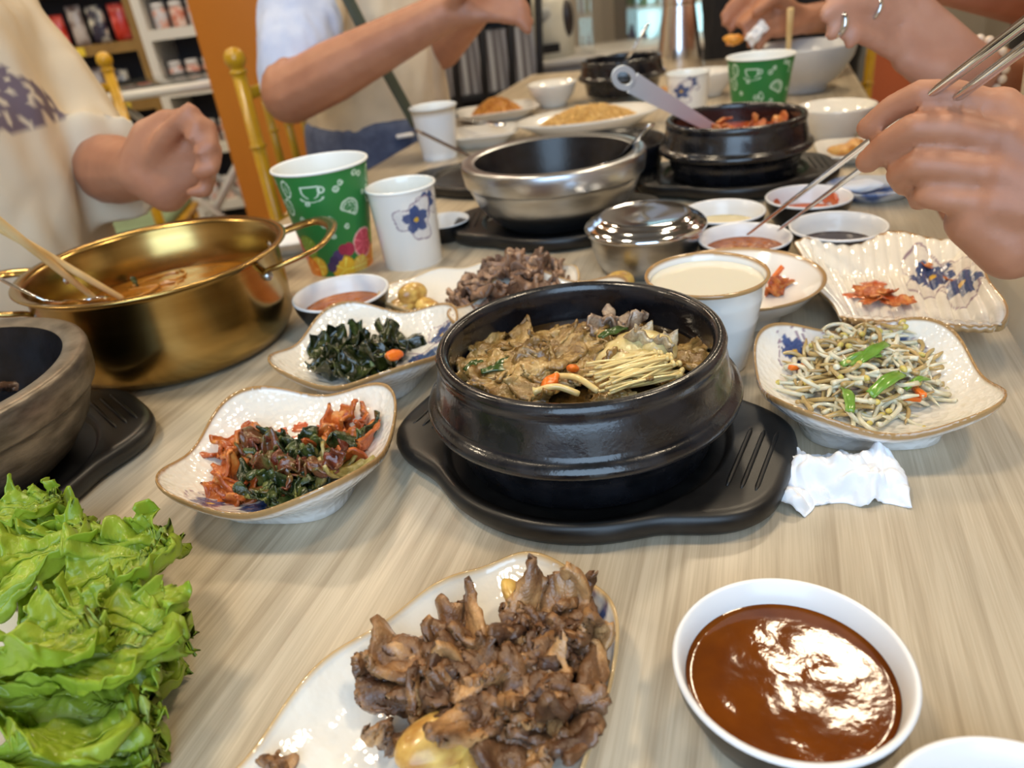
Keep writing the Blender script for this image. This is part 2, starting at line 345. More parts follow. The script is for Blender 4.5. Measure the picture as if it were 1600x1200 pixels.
# ------------------------------------------------------------------ wavy square side dishes
def dish_rim(ph):
    n = 3.45; c, s = math.cos(ph), math.sin(ph)
    r = 0.0645*(abs(c)**n+abs(s)**n)**(-1/n)
    return r, 0.033-0.0062*math.cos(4*ph)
def sst(x): x = min(1, max(0, x)); return x*x*(3-2*x)
def dish_z(ph, rho):
    zr = dish_rim(ph)[1]; t = max(0, (rho-0.40)/0.60); return 0.0105+(zr-0.0105)*(0.55*t**1.5+0.45*t**3)
def dish_zxy(x, y):
    ph = math.atan2(y, x); return dish_z(ph, min(1, math.hypot(x, y)/dish_rim(ph)[0]))
BLUE1, BLUE2, YEL, PURP = lin(38, 52, 98), lin(92, 112, 156), lin(214, 172, 62), lin(150, 128, 142)
def flower(col, x, y, cx, cy, R, seed=0):
    dx, dy = x-cx, y-cy; d = math.hypot(dx, dy); a = math.atan2(dy, dx)
    if d > R*2.0: return col
    j = nz((dx*400, dy*400, seed), 1.0)
    pet = R*(0.62+0.38*abs(math.cos(2.5*a+seed))+0.10*j)
    if d < R*0.17: return YEL
    if d < pet:
        k = 0.5+0.5*math.sin(a*26+j*2); k = 0.25+0.55*k*(d/R)
        return tuple(BLUE1[i]*(1-k)+BLUE2[i]*k for i in range(3))
    o = R*(1.30+0.36*math.cos(3*a+1.3+seed)+0.12*math.cos(7*a))
    if abs(d-o) < R*0.05: return PURP
    if d < o:
        k = 0.18+0.12*j; return tuple(col[i]*(1-k)+PURP[i]*k for i in range(3))
    return col
def side_dish_mesh():
    nr, na = 72, 220; R = []; C = []
    def ring(rho, zf, colf):
        r = []
        for k in range(na):
            ph = 2*PI*k/na; rr, zr = dish_rim(ph); x, y = rr*rho*math.cos(ph), rr*rho*math.sin(ph); r.append((x, y, zf(ph, zr))); C.append(colf(x, y))
        R.append(r)
    def pc(x, y):
        c = CREAM; c = flower(c, x, y, 0.004, -0.041, 0.0175, 1); 
        if c is CREAM: c = flower(c, x, y, 0.034, -0.047, 0.0100, 2)
        if c is CREAM: c = flower(c, x, y, -0.030, -0.046, 0.0100, 3)
        return c
    for i in range(nr+1):
        rho = 0.02+0.957*i/nr; ring(rho, lambda ph, zr: dish_z(ph, rho), pc)
    rc = lambda x, y: RIM
    for rho, dz in ((0.982, 0.0010), (0.992, 0.0012), (1.0, 0.0006), (1.008, -0.0008), (1.006, -0.0026)): ring(rho, lambda ph, zr: dish_z(ph, min(rho, 1.0))+dz, rc)
    wc = lambda x, y: lin(232, 232, 230)
    for rho in (0.99, 0.93, 0.86, 0.78, 0.70): ring(rho, lambda ph, zr: max(0.0072, dish_z(ph, rho)-0.0045), wc)
    for rho, z in ((0.655, 0.0062), (0.64, 0.004), (0.635, 0.0006), (0.62, 0.0), (0.05, 0.0)): ring(rho, lambda ph, zr: z, wc)
    V, Fc = rings_mesh(R); return V, Fc, C
V_, F_, C_ = side_dish_mesh()
sd_me = mk('side_dish', V_, [tuple(reversed(f)) for f in F_], C_)
DISH = {'kimchi': (-0.1431, 0.3998, math.radians(-11.4)), 'sprout': (0.2172, 0.3964, math.radians(168.6)), 'seaweed': (-0.1066, 0.5348, math.radians(69.7)), 'hidden': (0.030, 0.562, math.radians(56))}
for k, lb in (('kimchi', 'wavy square white dish holding red kimchi with green leaves'), ('sprout', 'wavy square white dish holding bean sprout salad'), ('seaweed', 'wavy square white dish holding dark green seaweed'), ('hidden', 'wavy square white dish mostly hidden behind the black stew pot')):
    x, y, a = DISH[k]
    tag(ob('side_dish', sd_me, m_dish, loc=P(x, y), rot=(0, 0, a)), lb, 'dish', 'wavy square side dishes')
# ------------------------------------------------------------------ long leaf-shaped meat plates
LEAF = [(-0.150, 0.0), (-0.140, 0.024), (-0.112, 0.043), (-0.078, 0.054), (-0.045, 0.058), (-0.012, 0.064), (0.022, 0.066), (0.054, 0.060), (0.082, 0.052), (0.104, 0.044), (0.122, 0.030), (0.128, 0.008), (0.124, -0.014), (0.110, -0.034), (0.085, -0.046), (0.052, -0.056), (0.02, -0.062), (-0.02, -0.060), (-0.055, -0.054), (-0.09, -0.046), (-0.122, -0.034), (-0.144, -0.016)]
LP = smooth_path([(*p, 0) for p in LEAF]+[(*LEAF[0], 0)], 8)[:-1]
def leaf_z(rho): t = max(0, (rho-0.55)/0.45); return 0.006+0.015*t**1.7
def leaf_mesh():
    n = len(LP); R = []; C = []
    def ring(rho, z, c):
        R.append([(p.x*rho, p.y*rho, z+(0.0022*math.sin(i*2*PI/n*9)*max(0, rho-0.75)*4)) for i, p in enumerate(LP)])
        for i, p in enumerate(LP):
            cc = c
            if c is CREAM and rho > 0.55: cc = flower(c, p.x*rho, p.y*rho, 0.098, -0.022, 0.014, 4)
            C.append(cc)
    for i in range(41): rho = 0.02+0.955*i/40; ring(rho, leaf_z(rho), CREAM)
    for rho, dz in ((0.985, 0.0012), (1.0, 0.001), (1.006, -0.001), (1.0, -0.003)): ring(rho, leaf_z(1)+dz, lin(198, 168, 120))
    for rho in (0.95, 0.86, 0.74): ring(rho, max(0.0028, leaf_z(rho)-0.004), lin(226, 220, 208))
    for rho, z in ((0.68, 0.0), (0.05, 0.0)): ring(rho, z, lin(226, 220, 208))
    V, Fc = rings_mesh(R); return V, [tuple(reversed(f)) for f in Fc], C
V_, F_, C_ = leaf_mesh(); leaf_me = mk('meat_plate', V_, F_, C_)
PL1 = (-0.0534, 0.1824, math.radians(50.3)); PL2 = (-0.013, 0.657, math.radians(-6))
tag(ob('meat_plate', leaf_me, m_leafdish, loc=P(PL1[0], PL1[1]), rot=(0, 0, PL1[2]), scale=(0.873, 0.9365, 1)), 'leaf-shaped cream plate of browned meat and garlic between lettuce and sauce bowl', 'plate', 'leaf-shaped meat plates')
tag(ob('meat_plate', leaf_me, m_leafdish, loc=P(PL2[0], PL2[1]), rot=(0, 0, PL2[2]), scale=(0.68, 0.95, 0.85)), 'leaf-shaped cream plate of sliced meat beside the white mug', 'plate', 'leaf-shaped meat plates')
# ------------------------------------------------------------------ ribbed rectangular plate with blue flowers
RC = [Vector((0.262, 0.640, 0.026)), Vector((0.240, 0.490, 0.020)), Vector((0.328, 0.432, 0.026)), Vector((0.412, 0.600, 0.030))]   # back-left, front-left, front-right, back-right
def rect_pt(u, v):
    p = RC[0]*(1-u)*(1-v)+RC[1]*(1-u)*v+RC[2]*u*v+RC[3]*u*(1-v)
    e = min(u, 1-u, v, 1-v); dep = min(1, e/0.28); z = p.z-0.017*dep*dep*(3-2*dep)
    back = RC[0]-RC[1]; side = RC[3]-RC[0]
    wv = math.sin(u*PI*4.2+0.4); k = (max(0, 1-v/0.25))
    p = p+back.normalized()*(0.006*wv*k)
    z += 0.003*wv*k*k + 0.0011*math.sin(u*2*PI*15)*(1 if e > 0.03 else e/0.03)
    ku = max(0, (u-0.8)/0.2)+max(0, (0.15-u)/0.15); p = p+side.normalized()*(0.004*math.sin(v*PI*3)*ku)
    # rounded corners
    cu, cv = (u-0.5)*2, (v-0.5)*2; s = 1-0.07*(abs(cu)**6*abs(cv)**6)
    c0 = (RC[0]+RC[1]+RC[2]+RC[3])/4; p = Vector((c0.x+(p.x-c0.x)*s, c0.y+(p.y-c0.y)*s, z)); return p
def rect_col(u, v):
    if min(u, 1-u) < 0.012 or min(v, 1-v) < 0.016: return RIM
    x, y = u*0.175, v*0.15; c = CREAM
    c = flower(c, x, y, 0.128, 0.046, 0.021, 5)
    if c is CREAM: c = flower(c, x, y, 0.152, 0.074, 0.018, 6)
    return c
c0 = (RC[0]+RC[1]+RC[2]+RC[3])/4
V_, F_, C_ = sheet(lambda u, v: rect_pt(u, v)-Vector((c0.x, c0.y, 0)), 150, 90, 0.0045, rect_col)
V_ = [(a, b, max(c, 0.0)) for a, b, c in V_]
rp = ob('serving_plate', mk('serving_plate', V_, F_, C_), M('ribbed_glaze', (1, 1, 1), vcol=True, rough=0.09, coat=0.6, bump=0.25, bscale=120, bdist=0.002), loc=P(c0.x, c0.y))
tag(rp, 'ribbed rectangular white plate with blue flowers and red food remains', 'plate')
# ------------------------------------------------------------------ small dipping dishes, black outside and white inside
DD_o = [(0, 0), (0.028, 0), (0.030, 0.0015), (0.036, 0.010), (0.0412, 0.022), (0.0428, 0.0295)]
DD_i = [(0.0428, 0.0295), (0.0430, 0.0308), (0.0420, 0.0316), (0.0405, 0.0308), (0.0385, 0.022), (0.0335, 0.010), (0.027, 0.0045), (0, 0.004)]
dd_o = mk('shell', *lathe(DD_o, 72)); dd_i = mk('lining', *lathe(DD_i, 72))
def dip(x, y, label, s=1.0):
    e = empty('sauce_dish', P(x, y), 0, label, 'sauce dish', 'black and white sauce dishes'); e.scale = (s, s, s)
    ob('shell', dd_o, m_melblack, e); ob('lining', dd_i, m_melwhite, e); return e
DIPS = {'front': (0.0911, 0.1935, 1.02), 'corner': (0.132, 0.113, 1.0), 'soy': (0.3161, 0.6616, 1.0), 'brown': (0.2302, 0.664, 0.98), 'red': (0.3290, 0.7600, 1.0), 'left': (-0.1438, 0.6499, 1.02), 'clear': (0.2370, 0.7500, 0.97)}
for k, lb in (('front', 'black and white sauce dish of brown bean paste sauce beside the leaf plate'), ('corner', 'black and white sauce dish touching the dish of bean paste sauce'), ('soy', 'black and white sauce dish of dark soy sauce'), ('brown', 'black and white sauce dish of brown sauce under the chopstick tips'),
              ('red', 'black and white sauce dish smeared with red sauce'), ('left', 'black and white sauce dish of thin brown sauce near the green paper cup'), ('clear', 'black and white sauce dish of pale clear sauce')):
    dip(DIPS[k][0], DIPS[k][1], lb, DIPS[k][2])
# ------------------------------------------------------------------ cups
WC = [(0, 0.0), (0.029, 0.0), (0.0305, 0.002), (0.033, 0.016), (0.0338, 0.020), (0.0335, 0.023), (0.036, 0.036), (0.0366, 0.039), (0.0364, 0.042), (0.039, 0.053), (0.0395, 0.056), (0.0394, 0.058), (0.0415, 0.0665)]
WCr = [(0.0424, 0.0675), (0.0428, 0.0688), (0.0422, 0.0700), (0.0410, 0.0700), (0.0402, 0.0690)]
WCi = [(0.0395, 0.0670), (0.036, 0.045), (0.030, 0.008), (0, 0.006)]
V_, F_ = lathe(WC+WCr+WCi, 80); C_ = []
for i, (r, z) in enumerate(WC+WCr+WCi): C_ += [RIM if len(WC) <= i < len(WC)+len(WCr) else lin(234, 233, 228)]*(1 if r < 1e-6 else 80)
tag(ob('teacup', mk('teacup', V_, F_, C_), m_wrim, loc=P(0.1445, 0.492)), 'white ribbed cup with a brown rim full of milky drink', 'cup')
PR = [(0, 0.0), (0.034, 0.0), (0.036, 0.002), (0.038, 0.010), (0.055, 0.020), (0.0645, 0.0315)]
PRr = [(0.0665, 0.0335), (0.0672, 0.0348), (0.0662, 0.0356), (0.0645, 0.0348)]
PRi = [(0.062, 0.0325), (0.052, 0.022), (0.038, 0.0145), (0.02, 0.0125), (0, 0.0125)]
V_, F_ = lathe(PR+PRr+PRi, 80); C_ = []
for i, (r, z) in enumerate(PR+PRr+PRi): C_ += [RIM if len(PR) <= i < len(PR)+len(PRr) else lin(234, 230, 222)]*(1 if r < 1e-6 else 80)
tag(ob('shallow_bowl', mk('shallow_bowl', V_, F_, C_), m_wrim, loc=P(0.190, 0.562)), 'shallow white bowl with a brown rim and pickle scraps, behind the milky cup', 'bowl')
# printed paper cup
G0, WHT = lin(40, 122, 56), lin(205, 224, 200)
def cup_paint(a, h, face):
    """a: angle from the printed front, h: height in metres"""
    x = a*0.043; c = G0
    def ring(cx, cy, r, w): d = math.hypot(x-cx*0.043, h-cy); return abs(d-r) < w
    def disc(cx, cy, r): return math.hypot(x-cx*0.043, h-cy) < r
    for rep in (0.0, 2.25, -2.25):
        xx = x-rep*0.043
        def D(cx, cy): return math.hypot(xx-cx*0.043, h-cy)
        # tea cup outline with saucer and handle
        dx, dy = xx+0.34*0.043, h-0.0955
        if -0.0075 < dy < 0.005 and abs(abs(dx)-(0.0085*math.sqrt(max(0, 1-(min(0, dy-0.002)/0.0095)**2)))) < 0.0009: c = WHT
        if abs(dy-0.0048) < 0.0008 and abs(dx) < 0.0088: c = WHT
        if abs(math.hypot(dx-0.0105, dy-0.001)-0.0028) < 0.0008: c = WHT
        if abs(math.hypot(dx, (dy+0.0065)*2.6)-0.011) < 0.0011 and dy < -0.0065: c = WHT
        # citrus half slice
        dx, dy = xx-0.48*0.043, h-0.0715; t = dx*0.78+dy*0.62; n_ = -dx*0.62+dy*0.78; d = math.hypot(t, n_)
        if n_ < 0.002 and False: pass
        q = dx*0.62-dy*-0.78
        if dx*0.5+dy*0.86 > -0.004:
            if abs(d-0.0098) < 0.0009 or (abs(d-0.0072) < 0.0005): c = WHT
            if d < 0.0072 and abs((math.atan2(dy, dx)*3.2) % 2-1) < 0.13: c = WHT
        if abs(dx*0.5+dy*0.86+0.004) < 0.0008 and d < 0.0102: c = WHT
        # drops, leaves and bubbles
        for cx, cy, r in ((0.22, 0.0945, 0.0026), (0.34, 0.1000, 0.0022), (-0.47, 0.083, 0.0020), (-0.20, 0.0595, 0.0036), (0.33, 0.0535, 0.0022), (0.72, 0.1060, 0.0026), (0.86, 0.1035, 0.0022), (-0.75, 0.066, 0.0024), (0.95, 0.083, 0.002), (-0.05, 0.045, 0.002)):
            d = D(cx, cy)
            if abs(d-r) < 0.0007 or d < r*0.35: c = WHT
        dx, dy = xx+0.03*0.043, h-0.0615
        if abs(math.hypot(dx*1.6+dy*0.5, dy*0.8-dx*0.3)-0.0048) < 0.0008: c = WHT
        for cx, cy in ((1.2, 0.079), (-0.95, 0.0985)):
            dx, dy = xx-cx*0.043, h-cy; d = math.hypot(dx*1.5, dy)
            if abs(d-0.0085) < 0.0010 or (d < 0.006 and abs((math.atan2(dy, dx)*2.5) % 2-1) < 0.2): c = WHT
        # fruit along the base
        def fruit(cx, cy, r, rind, flesh, seg):
            dx, dy = xx-cx*0.043, h-cy; d = math.hypot(dx, dy)
            if d < r:
                if d > r*0.88: return rind
                s = abs((math.atan2(dy, dx)*seg/PI) % 2-1)
                return tuple(flesh[i]*(0.75+0.5*(s < 0.85)*0.5) for i in range(3)) if s < 0.86 else tuple(min(1, f*1.6+0.1) for f in flesh)
            return None
        for args in ((0.05, 0.006, 0.016, lin(232, 168, 30), lin(240, 190, 50), 5), (1.15, 0.008, 0.015, lin(226, 110, 22), lin(238, 140, 40), 6), (-0.75, 0.012, 0.012, lin(220, 170, 40), lin(235, 190, 60), 5),
                     (0.80, 0.030, 0.0165, lin(240, 180, 170), lin(214, 78, 92), 7), (1.35, 0.035, 0.013, lin(120, 140, 40), lin(126, 158, 52), 9), (0.60, 0.006, 0.012, lin(235, 185, 60), lin(240, 195, 90), 6)):
            f = fruit(*args)
            if f: c = f
        for cx, cy, r, cc in ((-0.06, 0.023, 0.0065, lin(86, 62, 120)), (-0.20, 0.018, 0.006, lin(70, 50, 105)), (0.28, 0.028, 0.0075, lin(190, 52, 84)), (0.12, 0.029, 0.006, lin(178, 44, 78)), (-0.32, 0.011, 0.006, lin(80, 60, 110))):
            d = D(cx, cy)
            if d < r: k = 0.8+0.5*nz((xx*900, h*900, 0)); c = tuple(v*k for v in cc)
    return c
def paper_cup(name, rt_, rb_, hh, painter, na=300, nh=130, face=0.0):
    V, Fc, C = [], [], []; R = []
    def ring(r, z, cf): R.append([(r*math.cos(2*PI*k/na), r*math.sin(2*PI*k/na), z) for k in range(na)]); C.extend([cf(k) for k in range(na)])
    white = lin(236, 238, 234)
    ring(rb_*0.1, 0.004, lambda k: white); ring(rb_-0.002, 0.004, lambda k: white); ring(rb_-0.0012, 0.0, lambda k: white); ring(rb_, 0.0, lambda k: white)
    for i in range(nh+1):
        h = hh*0.975*i/nh; r = rb_+(rt_-rb_)*i/nh
        ring(r, h, lambda k: painter(((2*PI*k/na-face+PI) % (2*PI))-PI, h*0.115/hh, face))
    for k in range(7):
        a = -PI/2+PI*1.15*k/6; ring(rt_+0.0004+0.0016*math.cos(a), hh*0.985+0.0016*math.sin(a), lambda k: white)
    for i in range(8): t = i/7; ring(rt_-0.0012-(rt_-rb_)*t*0.95, hh*0.975-(hh*0.975-0.006)*t, lambda k: white)
    ring(0.001, 0.006, lambda k: white)
    V, Fc = rings_mesh(R); return mk(name, V, Fc, C)
gc_me = paper_cup('paper_cup', 0.0494, 0.0345, 0.115, cup_paint, face=math.radians(-78))
tag(ob('paper_cup', gc_me, m_print, loc=P(-0.1723, 0.820)), 'green paper cup with white doodles and fruit print beside the white mug', 'paper cup', 'green printed paper cups')
tag(ob('paper_cup', gc_me, m_print, loc=P(0.437, 1.220), rot=(0, 0, math.radians(205))), 'green paper cup with white doodles behind the pot of red stew', 'paper cup', 'green printed paper cups')
wcup_me = paper_cup('paper_cup', 0.0385, 0.0285, 0.085, lambda a, h, f: lin(236, 238, 238), 64, 6)
tag(ob('paper_cup', wcup_me, m_print, loc=P(-0.0735, 1.335)), 'plain white paper cup in front of the person in the cream shirt', 'paper cup')
def mug_paint(a, h, f):
    c = lin(236, 232, 224); x, y = a*0.0345, h*0.085/0.115
    c2 = flower(c, x, y, 0.0105, 0.054, 0.0150, 2.2)
    if c2 is c: c2 = flower(c, x, y, 0.027, 0.070, 0.011, 1.1)
    return c2
mg = paper_cup('mug', 0.0358, 0.0318, 0.085, mug_paint, 200, 90, face=math.radians(-83.6))
tag(ob('mug', mg, m_printglaze, loc=P(-0.0908, 0.805)), 'white porcelain cup with a blue flower beside the green paper cup', 'cup', 'blue flower cups')
mg2 = paper_cup('mug', 0.0375, 0.033, 0.075, mug_paint, 120, 50, face=math.radians(-140))
tag(ob('mug', mg2, m_printglaze, loc=P(0.380, 1.425)), 'white porcelain cup with a blue flower next to the fried rice', 'cup', 'blue flower cups')
# ------------------------------------------------------------------ steel rice bowl with lid
e = empty('rice_bowl', P(0.1455, 0.700), 0.3, 'polished steel rice bowl with its lid on', 'rice bowl')
ob('bowl', mk('bowl', *lathe([(0, 0), (0.040, 0), (0.042, 0.002), (0.0475, 0.010), (0.0515, 0.024), (0.0535, 0.040), (0.0535, 0.042), (0, 0.042)], 80)), m_steel, e)
ob('lid', mk('lid', *lathe([(0.0545, 0.040), (0.0575, 0.040), (0.0585, 0.0420), (0.0575, 0.0440), (0.0550, 0.0462), (0.0520, 0.0470), (0.0505, 0.0490), (0.0475, 0.0505), (0.0455, 0.0510), (0.0440, 0.0530), (0.0410, 0.0540), (0.0385, 0.0532), (0.0370, 0.0528), (0.02, 0.0532), (0, 0.0536)], 80)), m_polish, e)
# ------------------------------------------------------------------ food
def gp(px, py, z=0.0):
    """point on the horizontal plane z above the table where the photographer saw pixel (px, py)"""
    d = fw+rt*((px-800)/F_PX)+up*((600-py)/F_PX); t = (z-CAM_H)/d.z
    return Vector((d.x*t, d.y*t, z+TZ))
def gy(px, py, Y):
    d = fw+rt*((px-800)/F_PX)+up*((600-py)/F_PX); t = Y/d.y
    return Vector((d.x*t, Y, CAM_H+TZ+d.z*t))
def leafy_mat(name, trl=0.35, rough=0.32, bump=0.3, bscale=300, tint=(0.9, 1.0, 0.3)):
    m = M(name, (1, 1, 1), vcol=True, rough=rough, bump=bump, bscale=bscale, bdist=0.0015, coat=0.15); nt = m.node_tree; N = nt.nodes; L = nt.links
    b = N['Principled BSDF']; out = N['Material Output']; t = N.new('ShaderNodeBsdfTranslucent'); mx = N.new('ShaderNodeMixShader'); mx.inputs[0].default_value = trl
    a = [n for n in N if n.bl_idname == 'ShaderNodeAttribute'][0]; L.new(a.outputs['Color'], t.inputs[0]); L.new(b.outputs[0], mx.inputs[1]); L.new(t.outputs[0], mx.inputs[2]); L.new(mx.outputs[0], out.inputs[0]); return m
def mixc(a, b, k): k = min(1, max(0, k)); return tuple(a[i]*(1-k)+b[i]*k for i in range(3))
def scrap(seed, L, W, curl, fold, amp, cols, th=0.0016, nu=22, nv=16, fr=1.0, rag=0.25, grain=0.0):
    """ragged, curled and crumpled slice; cols = (dark, mid, pale)"""
    rg = random.Random(seed); ph = rg.uniform(0, 6); kf = rg.uniform(0.8, 1.6); tw = rg.uniform(-0.8, 0.8); o = rg.uniform(0, 90)
    def fn(u, v):
        a, b = u-0.5, v-0.5
        e = 1+rag*nz((math.cos(math.atan2(b, a))*1.3, math.sin(math.atan2(b, a))*1.3, o), 1.7)*2*max(abs(a), abs(b))
        s = 1-0.16*(2*abs(a))**4*(2*abs(b))**4
        x, y = a*L*e*s, b*W*e*s
        th_ = curl*(2*a)+0.6*nz((u*1.5, v*1.5, o)); R = L/(2*max(0.3, abs(curl)))
        X = R*math.sin(th_*1.0)*(1 if abs(curl) > 0.3 else 0)+(x if abs(curl) <= 0.3 else 0)
        Z = R*(1-math.cos(th_)) if abs(curl) > 0.3 else 0
        Y = y+tw*0.25*x*b*2
        Z += fold*math.sin(2*PI*(v*kf)+ph+2*a)
        q = (x, y, 0)
        fg = grain*nz((x, y, 0), 520, o)+grain*0.7*nz((x, y, 0), 900, o+2)
        Z += fg; X += 0.5*fg; X += amp*0.8*fbm(q, 110*fr, o+3); Y += amp*0.8*fbm(q, 110*fr, o+17); Z += amp*1.5*fbm(q, 95*fr, o)
        return (X, Y, Z)
    def cf(u, v):
        k = 0.5+0.9*fbm((u*2.2, v*2.2, o), 1.0); c = mixc(cols[0], cols[1], k*1.4) if k < 0.62 else mixc(cols[1], cols[2], (k-0.62)*3)
        return c
    V, Fc, C = sheet(fn, nu, nv, th, cf); c = np.mean(np.array(V), axis=0); V = [tuple(np.array(v)-c) for v in V]
    return mk('scrap', V, Fc, C)
def inpoly(p, poly):
    c = False; j = len(poly)-1
    for i in range(len(poly)):
        a, b = poly[i], poly[j]
        if (a[1] > p[1]) != (b[1] > p[1]) and p[0] < (b[0]-a[0])*(p[1]-a[1])/(b[1]-a[1])+a[0]: c = not c
        j = i
    return c
def edge_d(p, poly):
    d = 9
    for a, b in zip(poly, poly[1:]+poly[:1]):
        a2, b2, q = Vector(a), Vector(b), Vector(p); t = max(0, min(1, (q-a2).dot(b2-a2)/max(1e-9, (b2-a2).length_squared))); d = min(d, (q-a2-(b2-a2)*t).length)
    return d
def heap(n, poly, seed, sep):
    rg = random.Random(seed); pts = []; xs = [p[0] for p in poly]; ys = [p[1] for p in poly]; tries = 0
    while len(pts) < n and tries < 20000:
        tries += 1; p = (rg.uniform(min(xs), max(xs)), rg.uniform(min(ys), max(ys)))
        if inpoly(p, poly) and all((p[0]-q[0])**2+(p[1]-q[1])**2 > sep*sep for q in pts): pts.append(p)
        if tries % 4000 == 3999: sep *= 0.8
    return pts
def region(p, marks): return min(marks, key=lambda m: (m[0].x-p[0])**2+(m[0].y-p[1])**2)[1]
def lump(seed, r, sc):
    V, Fc = ball((0, 0, 0), r, 28, 18, sc); return mk('lump', [tuple(Vector(v)*(1+0.35*fbm(v, 1.6/r*0.55, seed))) for v in V], Fc)
# grilled meat
m_meat = M('browned_meat', lin(255, 250, 245), lin(225, 215, 205), 300, vcol=True, rough=0.30, bump=0.5, bscale=700, bdist=0.0012, coat=0.35, sss=0.05)
MC = (lin(86, 60, 44), lin(142, 104, 68), lin(198, 156, 106))
meat = [scrap(100+i, 0.036+0.004*(i % 3), 0.030+0.004*(i % 2), [0.6, -0.8, 0.4, 1.2, -0.5, 0.9, -1.0, 0.6, 1.5, -0.7][i], 0.003, 0.0046, MC, 0.0046, 40, 32, 0.6, 0.24, 0.0010) for i in range(10)]
poly = [tuple(gp(*q, 0.026)[:2]) for q in ((578, 1020), (640, 972), (735, 968), (775, 985), (800, 905), (905, 895), (955, 975), (935, 1060), (915, 1150), (885, 1196), (800, 1196), (760, 1110), (690, 1110), (625, 1100), (600, 1150), (585, 1090))]
rg = random.Random(5)
pts = [q for q in heap(66, poly, 8, 0.0096) if edge_d(q, poly) > 0.0082]
for i, p in enumerate(pts):
    d = edge_d(p, poly); z = 0.014+min(0.013, d*0.6)+rg.uniform(-0.002, 0.003)
    o = ob('meat_slice', meat[i % 10], m_meat, loc=P(p[0], p[1], z), rot=(rg.uniform(-0.45, 0.45), rg.uniform(-0.45, 0.45), rg.uniform(0, 6.3)), scale=rg.uniform(0.66, 0.92))
    rl = region(p, [(gp(806, 930, 0.026), 'next to the pale garlic slice'), (gp(720, 1150, 0.02), 'next to the roasted garlic clove'), (gp(920, 930, 0.026), 'at the stew pot end'), (gp(950, 1080, 0.02), 'beside the flower print on the plate rim'), (gp(600, 1040, 0.02), 'at the bare side of the plate'), (gp(790, 1030, 0.03), 'in the middle of the heap')])
    tag(o, 'browned meat slice on the large plate '+rl, 'meat slice', 'browned meat slices '+rl)
for q, z, lb in (((603, 1150), 0.014, 'dark curled meat strip lying apart at the foot of the meat heap'), ((430, 1196), 0.018, 'small dark meat crumb alone on the bare side of the leaf plate')):
    tag(ob('meat_slice', meat[3 if z < 0.016 else 5], m_meat, loc=gp(*q, z), rot=(0.5, 0.9, 1.2), scale=(0.75, 0.4, 0.7) if z < 0.016 else 0.35), lb, 'meat slice')
poly2 = [tuple(gp(*q, 0.03)[:2]) for q in ((700, 455), (730, 425), (775, 398), (850, 393), (885, 425), (880, 445), (820, 462), (770, 478), (715, 478))]
pts = heap(40, poly2, 18, 0.013)
MC2 = (lin(96, 72, 58), lin(146, 114, 92), lin(186, 154, 126))
meat2 = [scrap(300+i, 0.036, 0.028, [1.2, -0.8, 0.6, 1.5, -1.2, 0.9][i], 0.004, 0.0040, MC2, 0.0040, 30, 24, 0.6, 0.35, 0.0008) for i in range(6)]
for i, p in enumerate(pts):
    d = edge_d(p, poly2); z = 0.016+min(0.022, d*0.7)
    o = ob('meat_slice', meat2[i % 6], m_meat, loc=P(p[0], p[1], z), rot=(rg.uniform(-0.7, 0.7), rg.uniform(-0.6, 0.6), rg.uniform(0, 6.3)), scale=rg.uniform(0.6, 0.95))
    rl = region(p, [(gp(705, 465, 0.02), 'next to the garlic'), (gp(780, 400, 0.03), 'towards the shiny stone bowl'), (gp(875, 430, 0.03), 'towards the steel rice bowl'), (gp(790, 450, 0.03), 'in the middle of the heap')])
    tag(o, 'brown meat slice on the plate near the mug, '+rl, 'meat slice', 'meat slices near the mug '+rl)
# garlic
m_garlic = M('cooked_garlic', lin(214, 184, 104), lin(232, 216, 160), 90, rough=0.28, coat=0.3, sss=0.1, bump=0.15, bscale=300)
m_garlicb = M('roasted_garlic', lin(160, 104, 40), lin(226, 190, 104), 110, rough=0.3, coat=0.3, sss=0.1, lo=0.3, hi=0.6)
gs = [(x, y*0.8, z*0.55+0.0012*math.sin(x*300)) for x, y, z in ball((0, 0, 0), 0.0105, 24, 14)[0]]
gslice = mk('garlic_slice', gs, ball((0, 0, 0), 0.0105, 24, 14)[1])
gcl = mk('garlic_clove', [(x*(1.25-0.25*x/0.012), y*(0.85-12*x), z*(0.85-12*x)) for x, y, z in ball((0, 0, 0), 0.0105, 24, 16)[0]], ball((0, 0, 0), 0.0105, 24, 16)[1])
for me, q, z, mt, sc, rz, lb in ((gcl, (697, 1152), 0.020, m_garlicb, (1.35, 1.2, 1.0), 0.5, 'roasted garlic clove with a browned tip under a meat slice'), (gslice, (690, 1192), 0.014, m_garlicb, 0.85, 0.2, 'small roasted garlic slice in front of the garlic clove'),
                                 (gslice, (760, 1182), 0.016, m_garlicb, 1.1, 1.1, 'large roasted garlic slice below the meat heap'), (gslice, (806, 930), 0.026, m_garlic, (1.0, 1.0, 0.7), 1.9, 'pale garlic slice leaning on the top of the meat heap'),
                                 (gcl, (648, 458), 0.022, m_garlic, 1.15, 0.7, 'whole pale garlic clove on the meat plate near the mug'), (gslice, (632, 475), 0.014, m_garlic, 1.3, 0.4, 'flat yellow garlic slice next to the pale garlic clove'), (gslice, (668, 478), 0.014, m_garlic, 1.2, 2.4, 'flat yellow garlic slice beside the meat near the mug')):
    o = ob('garlic', me, mt, loc=gp(*q, z), rot=(0.9 if q == (806, 930) else 0.1, 0.15, rz), scale=sc); tag(o, lb, 'garlic')
tag(ob('meat_slice', meat[7], m_meat, loc=gp(735, 1128, 0.030), rot=(0.1, 0.2, 0.7), scale=(0.8, 0.5, 0.7)), 'brown meat slice draped over the garlic clove', 'meat slice')
